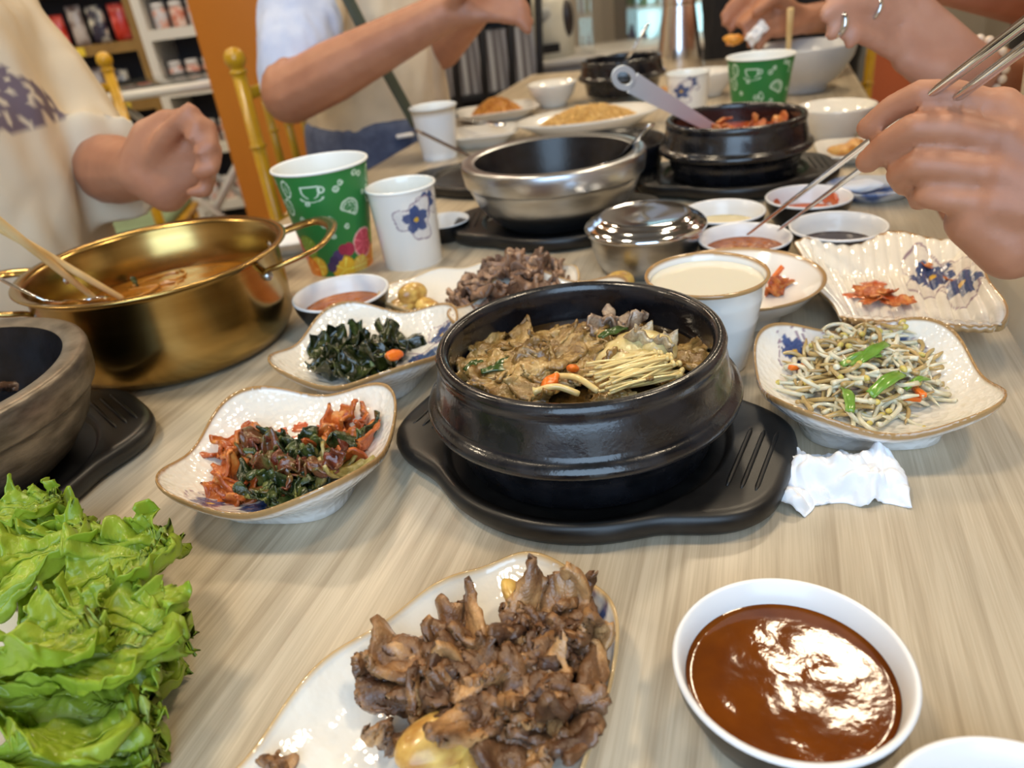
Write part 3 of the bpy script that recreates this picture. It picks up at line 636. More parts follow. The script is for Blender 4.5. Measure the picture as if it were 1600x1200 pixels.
# ------------------------------------------------------------------ kimchi
def on_dish(key, px, py, dz=0.0):
    """world point on the dish surface under pixel"""
    x0, y0, a = DISH[key]; z = 0.012
    for _ in range(8):
        p = gp(px, py, z); dx, dy = p.x-x0, p.y-y0; z = dish_zxy(dx*math.cos(a)+dy*math.sin(a), -dx*math.sin(a)+dy*math.cos(a))+dz
    return gp(px, py, z)
m_kim = M('red_pickled_cabbage', lin(255, 250, 240), lin(232, 205, 185), 400, vcol=True, rough=0.3, bump=0.45, bscale=420, bdist=0.0013, coat=0.25, sss=0.08)
m_green = M('pickled_greens', lin(255, 255, 250), lin(205, 205, 185), 300, vcol=True, rough=0.25, bump=0.5, bscale=500, bdist=0.001, coat=0.35)
KC = (lin(164, 76, 28), lin(204, 120, 54), lin(218, 160, 92)); GC_ = (lin(34, 46, 20), lin(62, 76, 34), lin(116, 120, 62)); RG = (lin(112, 50, 34), lin(124, 80, 48), lin(92, 92, 44)); PG = (lin(132, 120, 58), lin(176, 158, 92), lin(196, 180, 126))
kim = [scrap(500+i, 0.030, 0.022, [0.8, -0.9, 1.3, -0.5][i], 0.003, 0.003, KC, 0.0024, 30, 22, 0.8, 0.35, 0.0006) for i in range(4)]
grn = [scrap(520+i, 0.026, 0.020, [0.8, -1.2, 1.0, 0.5][i], 0.004, 0.004, GC_, 0.0014, 30, 24, 1.0, 0.45, 0.0007) for i in range(4)]
rdg = [scrap(540+i, 0.024, 0.018, [0.8, -1.0][i], 0.003, 0.004, RG, 0.0012, 24, 18, 1.4, 0.5) for i in range(2)]
stm = [scrap(560+i, 0.034, 0.007, [1.0, -0.7][i], 0.001, 0.0015, PG, 0.002, 24, 6, 1.0, 0.2) for i in range(2)]
rg = random.Random(11)
for kind, spots, lb in ((kim, [(355, 700), (378, 690), (400, 698), (352, 745), (368, 728), (360, 770), (378, 770), (348, 772), (395, 758), (540, 690), (555, 668), (528, 665), (560, 700), (548, 718), (518, 672), (566, 684), (536, 652), (385, 715), (500, 690)], 'orange-red kimchi cabbage piece in the wavy square dish'),
                        (grn, [(400, 705), (420, 722), (408, 745), (398, 768), (415, 762), (440, 700), (455, 760), (470, 765), (430, 740), (480, 700), (478, 740), (465, 720), (492, 715), (500, 735), (448, 770), (560, 678), (440, 758), (418, 774), (425, 700), (450, 712), (408, 728), (460, 748), (486, 722)], 'dark green pickled leaf in the kimchi dish'),
                        (rdg, [(396, 692), (425, 725), (452, 730), (440, 745), (468, 735), (412, 712), (515, 720)], 'chilli-coated green leaf on top of the kimchi'),
                        (stm, [(520, 730), (505, 742), (490, 755), (535, 735), (485, 725)], 'pale stem strip among the kimchi greens')):
    for i, q in enumerate(spots):
        dz = {id(kim): 0.005, id(grn): 0.008, id(rdg): 0.015, id(stm): 0.008}[id(kind)]+rg.uniform(-0.002, 0.003)
        o = ob('kimchi_piece', kind[i % len(kind)], m_kim if kind is kim else m_green, loc=on_dish('kimchi', *q, dz), rot=(rg.uniform(-0.6, 0.6), rg.uniform(-0.6, 0.6), rg.uniform(0, 6.3) if kind is not stm else rg.uniform(0.3, 0.9)), scale=rg.uniform(0.85, 1.1)*(1 if q[1] < 760 else 0.75))
        tag(o, lb, 'kimchi', lb.split(' in ')[0].split(' on ')[0].split(' among ')[0]+'s of the kimchi')
m_redoil = M('red_chilli_oil', lin(196, 70, 20), lin(214, 120, 60), 60, rough=0.08, coat=0.5, alpha=0.8)
def splat(seed, r, th=0.0006, k=0.45):
    rg2 = random.Random(seed); o = rg2.uniform(0, 99); n = 40; top = []; V = []; 
    for j, (f, z) in enumerate(((1.0, 0.0), (0.9, th), (0.5, th*1.2))):
        for i in range(n):
            a = 2*PI*i/n; rr = r*f*(1+k*fbm((math.cos(a), math.sin(a), o), 1.6)); V.append((rr*math.cos(a), rr*math.sin(a)*0.8, z))
    V.append((0, 0, th*1.2)); Fc = [(j*n+i, j*n+(i+1) % n, (j+1)*n+(i+1) % n, (j+1)*n+i) for j in range(2) for i in range(n)]+[(2*n+i, 2*n+(i+1) % n, 3*n) for i in range(n)]
    return mk('splash', V, Fc)
def lay(o, key, px, py, dz=0.0004):
    """lie flat against the dish surface"""
    p = on_dish(key, px, py, dz); h = 0.003; x0, y0, a = DISH[key]
    def zz(x, y): dx, dy = x-x0, y-y0; return dish_zxy(dx*math.cos(a)+dy*math.sin(a), -dx*math.sin(a)+dy*math.cos(a))
    n = Vector((-(zz(p.x+h, p.y)-zz(p.x-h, p.y))/(2*h), -(zz(p.x, p.y+h)-zz(p.x, p.y-h))/(2*h), 1)).normalized()
    o.location = p; o.rotation_euler = n.to_track_quat('Z', 'Y').to_euler()
for i, (q, r) in enumerate((((419, 662), 0.0018), ((446, 657), 0.0011), ((470, 668), 0.006), ((440, 676), 0.005), ((500, 672), 0.006), ((455, 690), 0.008), ((466, 657), 0.0016), ((425, 684), 0.004), ((545, 655), 0.005), ((504, 659), 0.0012), ((560, 662), 0.0015))):
    o = ob('chilli_oil_drop', splat(40+i, r), m_redoil); lay(o, 'kimchi', *q); tag(o, 'red chilli oil drop on the white glaze of the kimchi dish', 'sauce drop', 'chilli oil drops')
# ------------------------------------------------------------------ seaweed
m_weed = M('wet_seaweed', lin(255, 255, 255), lin(150, 160, 130), 200, vcol=True, rough=0.2, bump=0.4, bscale=350, bdist=0.001, coat=0.4)
WCo = (lin(28, 34, 12), lin(46, 54, 20), lin(76, 82, 36))
weed = [scrap(600+i, 0.034, 0.024, [0.8, -1.0, 1.3, -0.6, 0.4][i], 0.004, 0.0035, WCo, 0.0012, 26, 18, 0.6, 0.45) for i in range(5)]
for i, q in enumerate([(500, 550), (515, 568), (530, 552), (545, 580), (540, 540), (560, 565), (575, 545), (590, 560), (600, 535), (615, 525), (632, 535), (625, 550), (600, 578), (570, 585), (585, 575), (520, 540), (556, 535), (510, 580), (540, 565)]):
    o = ob('seaweed', weed[i % 5], m_weed, loc=on_dish('seaweed', *q, 0.007+0.008*(3 < i < 9)), rot=(rg.uniform(-0.6, 0.6), rg.uniform(-0.6, 0.6), rg.uniform(0, 6.3)), scale=rg.uniform(0.7, 1.0))
    tag(o, 'dark green seaweed piece in the wavy square dish', 'seaweed', 'seaweed pieces')
fl = scrap(650, 0.030, 0.009, 0.5, 0.001, 0.001, (lin(58, 70, 30), lin(74, 88, 42), lin(96, 106, 56)), 0.0015, 16, 6, 1, 0.2)
o = ob('seaweed', fl, m_weed, loc=on_dish('seaweed', 558, 518, 0.014), rot=(0.3, -1.1, 2.0)); tag(o, 'olive green seaweed strip sticking up from the seaweed', 'seaweed')
m_carrot = M('carrot', lin(232, 120, 28), lin(214, 96, 18), 120, rough=0.3, coat=0.2, sss=0.1)
def chunk(seed, a, b, c):
    V, Fc = box((0, 0, 0), (a, b, c)); me = bevel_mesh('chunk', (V, Fc), min(a, b, c)*0.22, 2)
    for v in me.vertices: v.co += v.co.normalized()*0.15*min(a, b, c)*nz(v.co, 300, seed)
    return me
tag(ob('carrot_piece', lump(51, 0.0072, (1.15, 0.6, 0.32)), m_carrot, loc=on_dish('seaweed', 615, 555, 0.016), rot=(0.9, 0.3, 0.8)), 'orange carrot piece on the seaweed', 'carrot')
tag(ob('cucumber_piece', chunk(4, 0.016, 0.010, 0.004), M('cucumber', lin(126, 140, 92), lin(150, 160, 116), 90, rough=0.25, coat=0.3), loc=on_dish('seaweed', 594, 563, 0.014), rot=(0.7, 0.2, 0.4)), 'pale green cucumber slice beside the carrot on the seaweed', 'cucumber')
# ------------------------------------------------------------------ bean sprouts
m_spr = M('white_sprout', lin(226, 222, 200), lin(206, 196, 160), 60, rough=0.2, coat=0.35, sss=0.2); m_spt = M('tan_sprout', lin(190, 166, 112), lin(168, 140, 86), 60, rough=0.2, coat=0.35, sss=0.2)
m_bean = M('sprout_bean', lin(206, 186, 96), rough=0.3, coat=0.2)
def sprout(seed):
    r2 = random.Random(seed); L = r2.uniform(0.026, 0.044); n = 12; a = r2.uniform(-0.6, 0.6); k = r2.uniform(-2.6, 2.6); p = Vector((0, 0, 0)); pts = [p.copy()]; zz = 0
    for i in range(n):
        t = i/n; ang = a+k*t+0.5*math.sin(5*t+seed); zz = 0.25*math.sin(3*t+seed); p = p+Vector((math.cos(ang), math.sin(ang), zz))*(L/n); pts.append(p.copy())
    c = sum(pts, Vector())/len(pts); pts = [q-c for q in pts]
    rr = [0.0021, 0.0020]+[0.0017]*(n-4)+[0.0013, 0.0009, 0.0005]
    return mk('stalk', *tube(pts, rr, 7)), mk('bean', *ball(tuple(pts[0]), 0.0025, 10, 6, (1.3, 0.9, 0.9)))
spv = [sprout(i) for i in range(10)]
sx, sy, sa = DISH['sprout']; rg = random.Random(21)
spoly = [tuple(on_dish('sprout', *q, 0.006)[:2]) for q in ((1232, 590), (1250, 555), (1310, 535), (1380, 540), (1450, 560), (1480, 600), (1440, 625), (1400, 648), (1330, 650), (1270, 630))]
sp = heap(200, spoly, 31, 0.0045)
for i, q in enumerate(sp):
    d = edge_d(q, spoly); dx, dy = q[0]-sx, q[1]-sy
    z = dish_zxy(dx*math.cos(sa)+dy*math.sin(sa), -dx*math.sin(sa)+dy*math.cos(sa))+0.002+min(0.017, d*0.75)*rg.uniform(0.75, 1.1); white = i % 5 < 3
    st, bn = spv[(i*2+(0 if white else 1)) % 10]
    e = empty('bean_sprout', P(q[0], q[1], z), 0, None)
    e.rotation_euler = (rg.uniform(-0.45, 0.45), rg.uniform(-0.45, 0.45), rg.uniform(0, 6.3)); s = rg.uniform(0.7, 0.95); e.scale = (s, s, s)
    rl = region(q, [(gp(1350, 535, 0.02), 'by the blue flower print'), (gp(1246, 585, 0.02), 'at the teacup side of the dish'), (gp(1480, 600, 0.02), 'at the open side of the dish'), (gp(1340, 650, 0.02), 'at the tissue side of the dish'), (gp(1375, 590, 0.02), 'in the middle of the salad')])
    tag(e, ('white' if white else 'tan soy-stained')+' bean sprout '+rl, 'bean sprout', ('white' if white else 'tan')+' bean sprouts '+rl)
    o = ob('stalk', st, m_spr if white else m_spt, e)
    if (o.data.materials[0] is not (m_spr if white else m_spt)): o.material_slots[0].link = 'OBJECT'; o.material_slots[0].material = m_spr if white else m_spt
    if i % 4 == 0: ob('bean', bn, m_bean, e)
m_scal = M('scallion', lin(96, 140, 44), lin(130, 168, 70), 60, rough=0.25, coat=0.3, sss=0.1)
def strip(seed, L, W, bend):
    return mk('strip', *sheet(lambda u, v: ((u-0.5)*L, (v-0.5)*W*(1-0.6*abs(u-0.5)), bend*math.sin(u*PI)+0.002*nz((u*3, v*2, seed))), 14, 5, 0.0012)[:2])
for i, (q, dz, rz, L, W) in enumerate((((1360, 555), 0.024, 0.55, 0.036, 0.007), ((1345, 562), 0.022, 0.1, 0.026, 0.006), ((1385, 600), 0.018, 0.5, 0.030, 0.008), ((1322, 625), 0.012, 1.3, 0.024, 0.007), ((1432, 600), 0.014, 0.3, 0.018, 0.004))):
    tag(ob('scallion_strip', strip(i, L, W, 0.004), m_scal, loc=on_dish('sprout', *q, dz), rot=(0.3, -0.1, rz)), 'bright green scallion strip in the sprout salad', 'scallion', 'scallion strips in the sprouts')
for i, (q, dz) in enumerate((((1246, 573), 0.006), ((1436, 612), 0.012), ((1420, 622), 0.008))):
    tag(ob('carrot_piece', chunk(10+i, 0.014, 0.004, 0.003), m_carrot, loc=on_dish('sprout', *q, dz), rot=(0, 0.2, 0.4+i)), 'thin orange carrot sliver in the sprout salad', 'carrot', 'carrot slivers in the sprouts')
# ------------------------------------------------------------------ stew in the black pot
m_broth = M('brown_broth', lin(72, 52, 22), lin(50, 34, 14), 40, rough=0.04, coat=0.6, sss=0.0, bump=0.15, bscale=120, bdist=0.001)
PX, PY = 0.0416, 0.396
def liquid(name, R, z, amp=0.0006, fr=120, seed=0, n=96, nr=28):
    V = [(0, 0, z)]; Fc = []
    for j in range(1, nr+1):
        r = R*j/nr
        for i in range(n):
            a = 2*PI*i/n; x, y = r*math.cos(a), r*math.sin(a); V.append((x, y, z+amp*fbm((x, y, 0), fr, seed)*(1-(j/nr)**6)+(0.0006 if j == nr else 0)))
    for i in range(n): Fc.append((0, 1+i, 1+(i+1) % n))
    for j in range(nr-1):
        for i in range(n): Fc.append((1+j*n+i, 1+(j+1)*n+i, 1+(j+1)*n+(i+1) % n, 1+j*n+(i+1) % n))
    return mk(name, V, Fc)
tag(ob('broth', liquid('broth', 0.0770, 0.0), m_broth, loc=P(PX, PY, 0.0105+0.0445)), 'clear brown broth in the black pot of meat stew', 'broth')
m_stew = M('simmered_meat', lin(255, 250, 240), lin(228, 212, 195), 450, vcol=True, rough=0.16, bump=0.5, bscale=600, bdist=0.0012, coat=0.6, sss=0.15)
SC_ = (lin(122, 94, 48), lin(166, 138, 82), lin(200, 174, 120))
stw = [scrap(700+i, 0.036, 0.028, [0.25, -0.4, 0.45, 0.28, -0.5, 0.35][i], 0.0015, 0.0036, SC_, 0.0026, 30, 24, 0.8, 0.4, 0.0007) for i in range(6)]
zs = 0.0105+0.0445; rg = random.Random(77)
spots = [(760, 545), (790, 560), (770, 575), (810, 575), (825, 550), (850, 540), (880, 550), (800, 600), (830, 590), (850, 570), (870, 580), (905, 545), (930, 555), (925, 580), (950, 530), (780, 590), (840, 605), (815, 535), (1060, 560), (1075, 545), (1040, 575), (990, 590), (900, 525), (870, 520), (925, 515), (960, 600)]
for i, q in enumerate(spots):
    hgt = 0.003+0.005*(1-min(1, math.hypot(q[0]-880, (q[1]-555)*2)/170))
    o = ob('stew_meat', stw[i % 6], m_stew, loc=gp(*q, zs+hgt), rot=(rg.uniform(-0.2, 0.2), rg.uniform(-0.2, 0.2), rg.uniform(0, 6.3)), scale=rg.uniform(0.7, 1.0)); tag(o, 'simmered meat slice floating in the brown stew', 'meat slice', 'meat slices in the stew')
GYC = (lin(120, 104, 92), lin(150, 132, 116), lin(178, 160, 140))
gy_ = [scrap(760+i, 0.030, 0.020, [0.9, -1.0][i], 0.003, 0.003, GYC, 0.002, 26, 18, 1.1, 0.4) for i in range(2)]
for i, q in enumerate(((945, 508), (960, 502), (985, 508))): tag(ob('stew_meat', gy_[i % 2], m_stew, loc=gp(*q, zs+0.011), rot=(0.5, 0.3*i, 1.3*i), scale=0.8), 'greyish meat slice standing highest in the stew', 'meat slice', 'grey meat slices in the stew')
# enoki mushrooms
m_enoki = M('enoki', lin(236, 212, 150), lin(222, 192, 122), 50, rough=0.18, coat=0.5, sss=0.2)
A, B = gp(905, 610, zs+0.006), gp(1075, 560, zs+0.009); ax = (B-A); L0 = ax.length; az = math.atan2(ax.y, ax.x)
def enoki(seed, L):
    r2 = random.Random(seed); pts = [(L*(t-0.5), 0.0016*math.sin(3*t+seed), 0.0022*math.sin(2.4*t+seed*1.3)) for t in [k/9 for k in range(10)]]
    return mk('enoki_stalk', *join(tube(pts, [0.0009]*10, 7), ball(pts[-1], 0.0019, 8, 6, (0.8, 1, 1))))
env = [enoki(i, 0.046) for i in range(5)]
for i in range(30):
    t = (i+0.5)/30; lat = (t-0.5)*0.030; c = (A+B)/2+Vector((-math.sin(az), math.cos(az), 0))*lat
    o = ob('enoki_mushroom', env[i % 5], m_enoki, loc=c+Vector((rg.uniform(-0.004, 0.004), 0, 0.0035*math.cos((t-0.5)*PI)+rg.uniform(0, 0.002))), rot=(0, rg.uniform(-0.08, 0.08), az+rg.uniform(-0.16, 0.16)-0.25*(t-0.5)), scale=rg.uniform(0.8, 1.0))
    tag(o, 'thin pale enoki mushroom in the bundle on the stew', 'mushroom', 'enoki bundle')
for i, (q1, q2) in enumerate((((870, 588), (935, 612)), ((955, 598), (1020, 582)), ((835, 612), (905, 616)))):
    a, b = gp(*q1, zs+0.009), gp(*q2, zs+0.007); m_ = (a+b)/2+Vector((0, 0, 0.004))
    tag(ob('mushroom', mk('mushroom', *tube([tuple(x-a) for x in smooth_path([a, m_, b], 6)], [0.0030]+[0.0019]*11+[0.0016], 10)), m_enoki, loc=a), 'thick curved pale mushroom stem in the stew beside the carrots', 'mushroom', 'thick mushroom stems')
m_tofu = M('egg_curd', lin(222, 204, 150), lin(200, 176, 112), 160, rough=0.25, coat=0.3, sss=0.2, bump=0.4, bscale=300, bdist=0.0015)
for i, (q, r, s, lb) in enumerate((((990, 545), 0.015, (1.5, 0.8, 0.55), 'pale yellow egg lump at the top of the stew'), ((1025, 545), 0.012, (1.0, 0.9, 0.7), 'pale egg lump beside the grey folded mushroom'), ((975, 565), 0.012, (1.3, 0.8, 0.45), 'flat pale egg lump above the enoki'))):
    tag(ob('egg_curd', lump(i+3, r, s), m_tofu, loc=gp(*q, zs+0.008), rot=(0.1, 0, 0.2)), lb, 'egg')
oy = [scrap(790, 0.030, 0.018, 1.3, 0.002, 0.002, (lin(150, 140, 122), lin(188, 178, 152), lin(214, 204, 176)), 0.003, 24, 16, 0.8, 0.3)]
for q, s in (((1000, 528), 0.9), ((1040, 535), 0.7)): tag(ob('oyster_mushroom', oy[0], m_stew, loc=gp(*q, zs+0.013), rot=(0.4, 0.2, 0.4+s), scale=s), 'grey-white folded oyster mushroom on the stew', 'mushroom', 'oyster mushrooms')
tag(ob('carrot_piece', lump(52, 0.0075, (1.0, 0.45, 0.3)), m_carrot, loc=gp(896, 575, zs+0.013), rot=(0.2, 0.5, 1.3)), 'upright orange carrot strip in the meat stew', 'carrot')
tag(ob('carrot_piece', lump(53, 0.007, (1.0, 0.6, 0.45)), m_carrot, loc=gp(861, 597, zs+0.011), rot=(0.3, -0.2, 0.6)), 'orange carrot cube tip in the meat stew', 'carrot')
for i, (q, rz) in enumerate((((958, 520), 0.6), ((780, 578), 0.1), ((745, 570), 0.9), ((800, 565), 0.5))):
    tag(ob('leek_strip', strip(20+i, 0.022, 0.006, 0.002), M('leek_%d' % i, lin(48, 70, 26), lin(66, 90, 40), 60, rough=0.2, coat=0.4), loc=gp(*q, zs+(0.014 if i == 0 else 0.006)), rot=(0.2, 0.1, rz)), 'dark green leek strip in the meat stew', 'leek', 'leek strips in the stew')
m_nood = M('glass_noodle', lin(150, 124, 80), lin(120, 96, 60), 60, rough=0.1, coat=0.6, sss=0.2)
for i in range(34):
    r2 = random.Random(i+900); c = gp(r2.uniform(730, 880), r2.uniform(545, 605), zs+0.003); a = r2.uniform(0, 6); k = r2.uniform(-70, 70); p = Vector((0, 0, 0)); pts = [p.copy()]
    for j in range(12): p = p+Vector((math.cos(a), math.sin(a), r2.uniform(-0.12, 0.16)))*0.0035; a += k*0.0035; pts.append(p.copy())
    if max(math.hypot(c.x+q.x-PX, c.y+q.y-PY) for q in pts) > 0.073: continue
    tag(ob('glass_noodle', mk('glass_noodle', *tube(pts, 0.0008, 6)), m_nood, loc=c), 'thin glass noodle trailing in the brown stew', 'noodle', 'glass noodles in the stew')
# ------------------------------------------------------------------ other liquids
GX, GYY = -0.297, 0.653
tag(ob('broth', liquid('broth', 0.1025, 0.0, 0.0012, 70, 3), M('orange_broth', lin(166, 106, 34), lin(140, 84, 24), 30, rough=0.12, coat=0.5, bump=0.2, bscale=180, bdist=0.001), loc=P(GX, GYY, 0.040)), 'cloudy orange broth in the gold pot', 'broth')
m_gn = M('broth_noodle', lin(190, 130, 50), lin(172, 110, 38), 60, rough=0.2, coat=0.4, sss=0.15)
for i in range(16):
    r2 = random.Random(i+70); a0 = r2.uniform(0, 6.3); rr = 0.085*math.sqrt(r2.uniform(0.0, 1.0)); c = Vector((GX+rr*math.cos(a0), GYY+rr*math.sin(a0), TZ+0.0408)); a = r2.uniform(0, 6); k = r2.uniform(-60, 60); p = Vector((0, 0, 0)); pts = [p.copy()]
    for j in range(12): p = p+Vector((math.cos(a), math.sin(a), r2.uniform(-0.1, 0.12)))*0.004; a += k*0.004; pts.append(p.copy())
    if max(math.hypot(c.x+q.x-GX, c.y+q.y-GYY) for q in pts) > 0.099: continue
    tag(ob('broth_noodle', mk('broth_noodle', *tube(pts, 0.0013, 6)), m_gn, loc=c), 'wavy noodle floating in the orange broth', 'noodle', 'noodles in the gold pot')
for i, q in enumerate(((178, 410), (186, 425), (172, 428), (155, 405), (210, 440))):
    tag(ob('herb_leaf', grn[i % 4], m_green, loc=gp(*q, 0.044), rot=(0.6, 0.4*i, i), scale=0.42), 'dark green herb bit floating in the gold pot', 'herb', 'herbs in the gold pot')
def sauce(key, level, mat, label, amp=0.0004, fr=200, z0=None):
    x, y, s = DIPS[key]; pr = [(0.027, 0.0045), (0.0335, 0.010), (0.0385, 0.022), (0.0405, 0.0308)]; R = 0.03
    for (ra, za), (rb, zb) in zip(pr, pr[1:]):
        if za <= level <= zb: R = ra+(rb-ra)*(level-za)/(zb-za)
    tag(ob('sauce', liquid('sauce', R*s, 0.0, amp, fr, len(key)), mat, loc=P(x, y, level*s)), label, 'sauce')
m_ssam = M('bean_paste_sauce', lin(112, 58, 14), lin(92, 44, 10), 45, rough=0.05, rough2=0.10, spec=0.4, bump=0.18, bscale=240, bdist=0.0005)
sauce('front', 0.0205, m_ssam, 'thick glossy brown bean paste sauce in the dish beside the leaf plate', 0.0002, 70)
sauce('corner', 0.012, M('pale_sauce', lin(206, 190, 160), rough=0.1, coat=0.4), 'pale sauce in the dish touching the bean paste dish')
sauce('soy', 0.013, M('soy_sauce', lin(44, 22, 14), rough=0.05, spec=0.3), 'dark soy sauce in the small dish', 0.0)
sauce('brown', 0.018, M('brown_sauce', lin(158, 88, 26), lin(124, 62, 16), 120, rough=0.2, spec=0.3), 'brown sauce under the chopstick tips', 0.001)
sauce('left', 0.016, M('thin_brown_sauce', lin(180, 106, 40), lin(150, 78, 22), 50, rough=0.15, spec=0.3), 'thin brown sauce in the dish near the green paper cup', 0.0008)
sauce('clear', 0.015, M('clear_sauce', lin(214, 196, 140), lin(200, 180, 120), 40, rough=0.05, coat=0.5), 'pale yellow sauce in the small dish', 0.0)
sauce('red', 0.0125, M('red_sauce_film', lin(206, 106, 44), lin(186, 70, 22), 60, rough=0.15, spec=0.3), 'thin red sauce left in the small dish', 0.0008)
x, y, s = DIPS['red']
for i, (a, rr, sc) in enumerate(((0.5, 0.033, 1.0), (2.2, 0.034, 0.8), (-0.9, 0.033, 1.1), (-2.0, 0.032, 0.9), (-0.2, 0.034, 0.8))):
    n = Vector((-math.cos(a), -math.sin(a), 0.55)).normalized(); o = ob('sauce_smear', splat(60+i, 0.010, 0.0005, 0.6), m_redoil, loc=P(x+(rr+0.0035)*math.cos(a), y+(rr+0.0035)*math.sin(a), 0.0195), scale=sc); o.rotation_euler = n.to_track_quat('Z', 'Y').to_euler()
    tag(o, 'red sauce smear on the wall of the small dish', 'sauce smear', 'red smears in the small dish')
tag(ob('milky_drink', liquid('milky_drink', 0.0388, 0.0, 0.0), M('rice_wine', lin(226, 220, 200), rough=0.08, coat=0.3, sss=0.1), loc=P(0.1445, 0.492, 0.0636)), 'milky white drink in the brown-rimmed cup', 'drink')
# scraps in the shallow bowl and on the flowered plate
for i, (q, z) in enumerate((((1212, 430), 0.024), ((1214, 448), 0.020), ((1205, 405), 0.022), ((1220, 440), 0.022), ((1208, 455), 0.018), ((1170, 398), 0.026))):
    tag(ob('pickle_scrap', kim[i % 4] if i != 0 else chunk(31, 0.018, 0.004, 0.003), m_kim if i != 0 else m_carrot, loc=gp(*q, z), rot=(0.3, -0.4 if i else -0.9, i), scale=0.6 if i else 1), 'orange pickle scrap in the shallow brown-rimmed bowl' if i else 'long carrot sliver leaning in the shallow brown-rimmed bowl', 'pickle', 'pickle scraps in the shallow bowl' if i else None)
for i, (q, s) in enumerate((((1350, 452), 0.6), ((1370, 460), 0.8), ((1385, 455), 0.6), ((1360, 470), 0.5), ((1415, 470), 0.55), ((1378, 405), 0.35), ((1450, 415), 0.35), ((1487, 437), 0.4), ((1395, 475), 0.4))):
    tag(ob('kimchi_scrap', kim[i % 4], m_kim, loc=gp(*q, 0.015 if i < 5 else 0.017), rot=(0.15, 0.1, i*1.1), scale=(s, s, s*0.5)), 'red kimchi scrap left on the ribbed flowered plate', 'kimchi', 'kimchi scraps on the ribbed plate')
for i, q in enumerate(((1340, 460), (1365, 445), (1390, 468))):
    tag(ob('sauce_smear', splat(80+i, 0.010, 0.0004, 0.6), m_redoil, loc=gp(*q, 0.0125)), 'red sauce smear on the ribbed flowered plate', 'sauce smear', 'red smears on the ribbed plate')
tag(ob('meat_scrap', meat[4], m_meat, loc=gp(15, 592, 0.045), rot=(0.3, 0.3, 1), scale=0.9), 'brown food scrap in the worn grey stone bowl', 'food scrap', 'scraps in the worn bowl')
tag(ob('meat_scrap', kim[1], m_kim, loc=gp(-15, 600, 0.042), rot=(0.3, 0.3, 2), scale=0.9), 'orange food scrap in the worn grey stone bowl', 'food scrap')
# ------------------------------------------------------------------ crumpled tissue
m_tis = M('tissue_paper', lin(240, 241, 244), rough=0.85, bump=0.3, bscale=260, bdist=0.001, sss=0.1)
def tissue(seed, L, W, H_):
    def fn(u, v):
        a, b = u-0.5, v-0.5; x, y = a*L, b*W
        rid = sum(abs(nz((x*k+seed, y*k*0.8, seed*1.3), f))*w for k, f, w in ((1, 40, 1.0), (1, 85, 0.5), (1, 170, 0.25)))
        z = H_*(1-abs(2*b)**2.2)*(0.75+0.5*nz((x, y, seed), 35))+0.022*(rid-0.35)
        return (x*(1+0.25*nz((x, y, 3), 50)), y*(0.75+0.3*nz((x, y, 8), 60)), max(0.0006, z*(1-abs(2*a)**6*0.6)))
    return mk('crumpled_tissue', *sheet(fn, 70, 50, 0.0008)[:2], smooth=True)
e = tag(ob('crumpled_tissue', tissue(4.0, 0.064, 0.060, 0.026), m_tis, loc=gp(1308, 752, 0.0), rot=(0, 0, math.radians(-14))), 'crumpled white tissue on the table by the trivet handle', 'tissue')
tag(ob('crumpled_tissue', tissue(9.0, 0.030, 0.034, 0.012), m_tis, loc=gp(1236, 772, 0.0), rot=(0, 0, math.radians(50))), 'torn tissue end tucked against the trivet handle', 'tissue')
# ------------------------------------------------------------------ lettuce
m_let = leafy_mat('lettuce', 0.42, 0.30, 0.5, 170)
LT = (lin(232, 238, 168), lin(194, 214, 80), lin(156, 184, 50))
def lettuce(seed, L, W, arch, cup, ruf, fan=1.0, droop=0.0):
    o = seed*7.7
    def w(u): return W*(0.10+0.90*sst(u*1.25*fan))*math.sqrt(max(0.0, 1-max(0, (u-0.55)/0.45)**2.6)*0.96+0.04)
    def fn(u, v):
        b = 2*v-1; e = max(abs(b)**1.6, max(0, (u-0.45)/0.55)**1.5); s = math.atan2(b*1.4, 1.15-u)+u
        wob = math.sin(s*8+2*nz((u*2, b*2, o)))*0.6+math.sin(s*19+3*nz((u*3, b*3, o+5)))*0.6+math.sin(s*41+4*nz((u*5, b*5, o+9)))*0.40
        wob2 = math.cos(s*10+1.0+2*nz((u*2, b*2, o+2)))*0.5+math.cos(s*25+2*nz((u*3, b*3, o+1)))*0.45+math.sin(s*52)*0.25
        e4 = e**5; tooth = 0.05*math.sin(s*74+o)*e4+0.04*math.sin(s*118+2*o)*e4
        x = L*u*(1+0.5*tooth)+L*0.07*e*wob2; y = w(u)*b*(1-0.12*abs(b)+tooth)+W*0.16*e*wob2*(1 if b > 0 else -1)
        z = arch*math.sin(u*PI*0.75)-droop*u*u+cup*b*b+ruf*e*e*wob-0.004*math.exp(-(b/0.08)**2)*(1-u)
        z += 0.0035*fbm((x, y, o), 75)+0.0016*nz((x, y, o), 230)
        return (x, y, z)
    def cf(u, v):
        b = abs(2*v-1); ve = abs(math.sin((u*1.0-b*0.6)*24+nz((u*4, b*4, o))*2)); rib = max(0, 1-b/(0.10*(1.2-u)+0.02))
        k = max(rib*0.9*(1-u*0.6), 0.28*(ve < 0.16)*(1-b)); e = max(b, u); c = mixc(LT[1], LT[2], (e-0.35)*1.2+0.5*nz((u*4, v*5, o))); return mixc(c, LT[0], k)
    return mk('lettuce_leaf', *sheet(fn, 130, 110, 0.0006, cf))
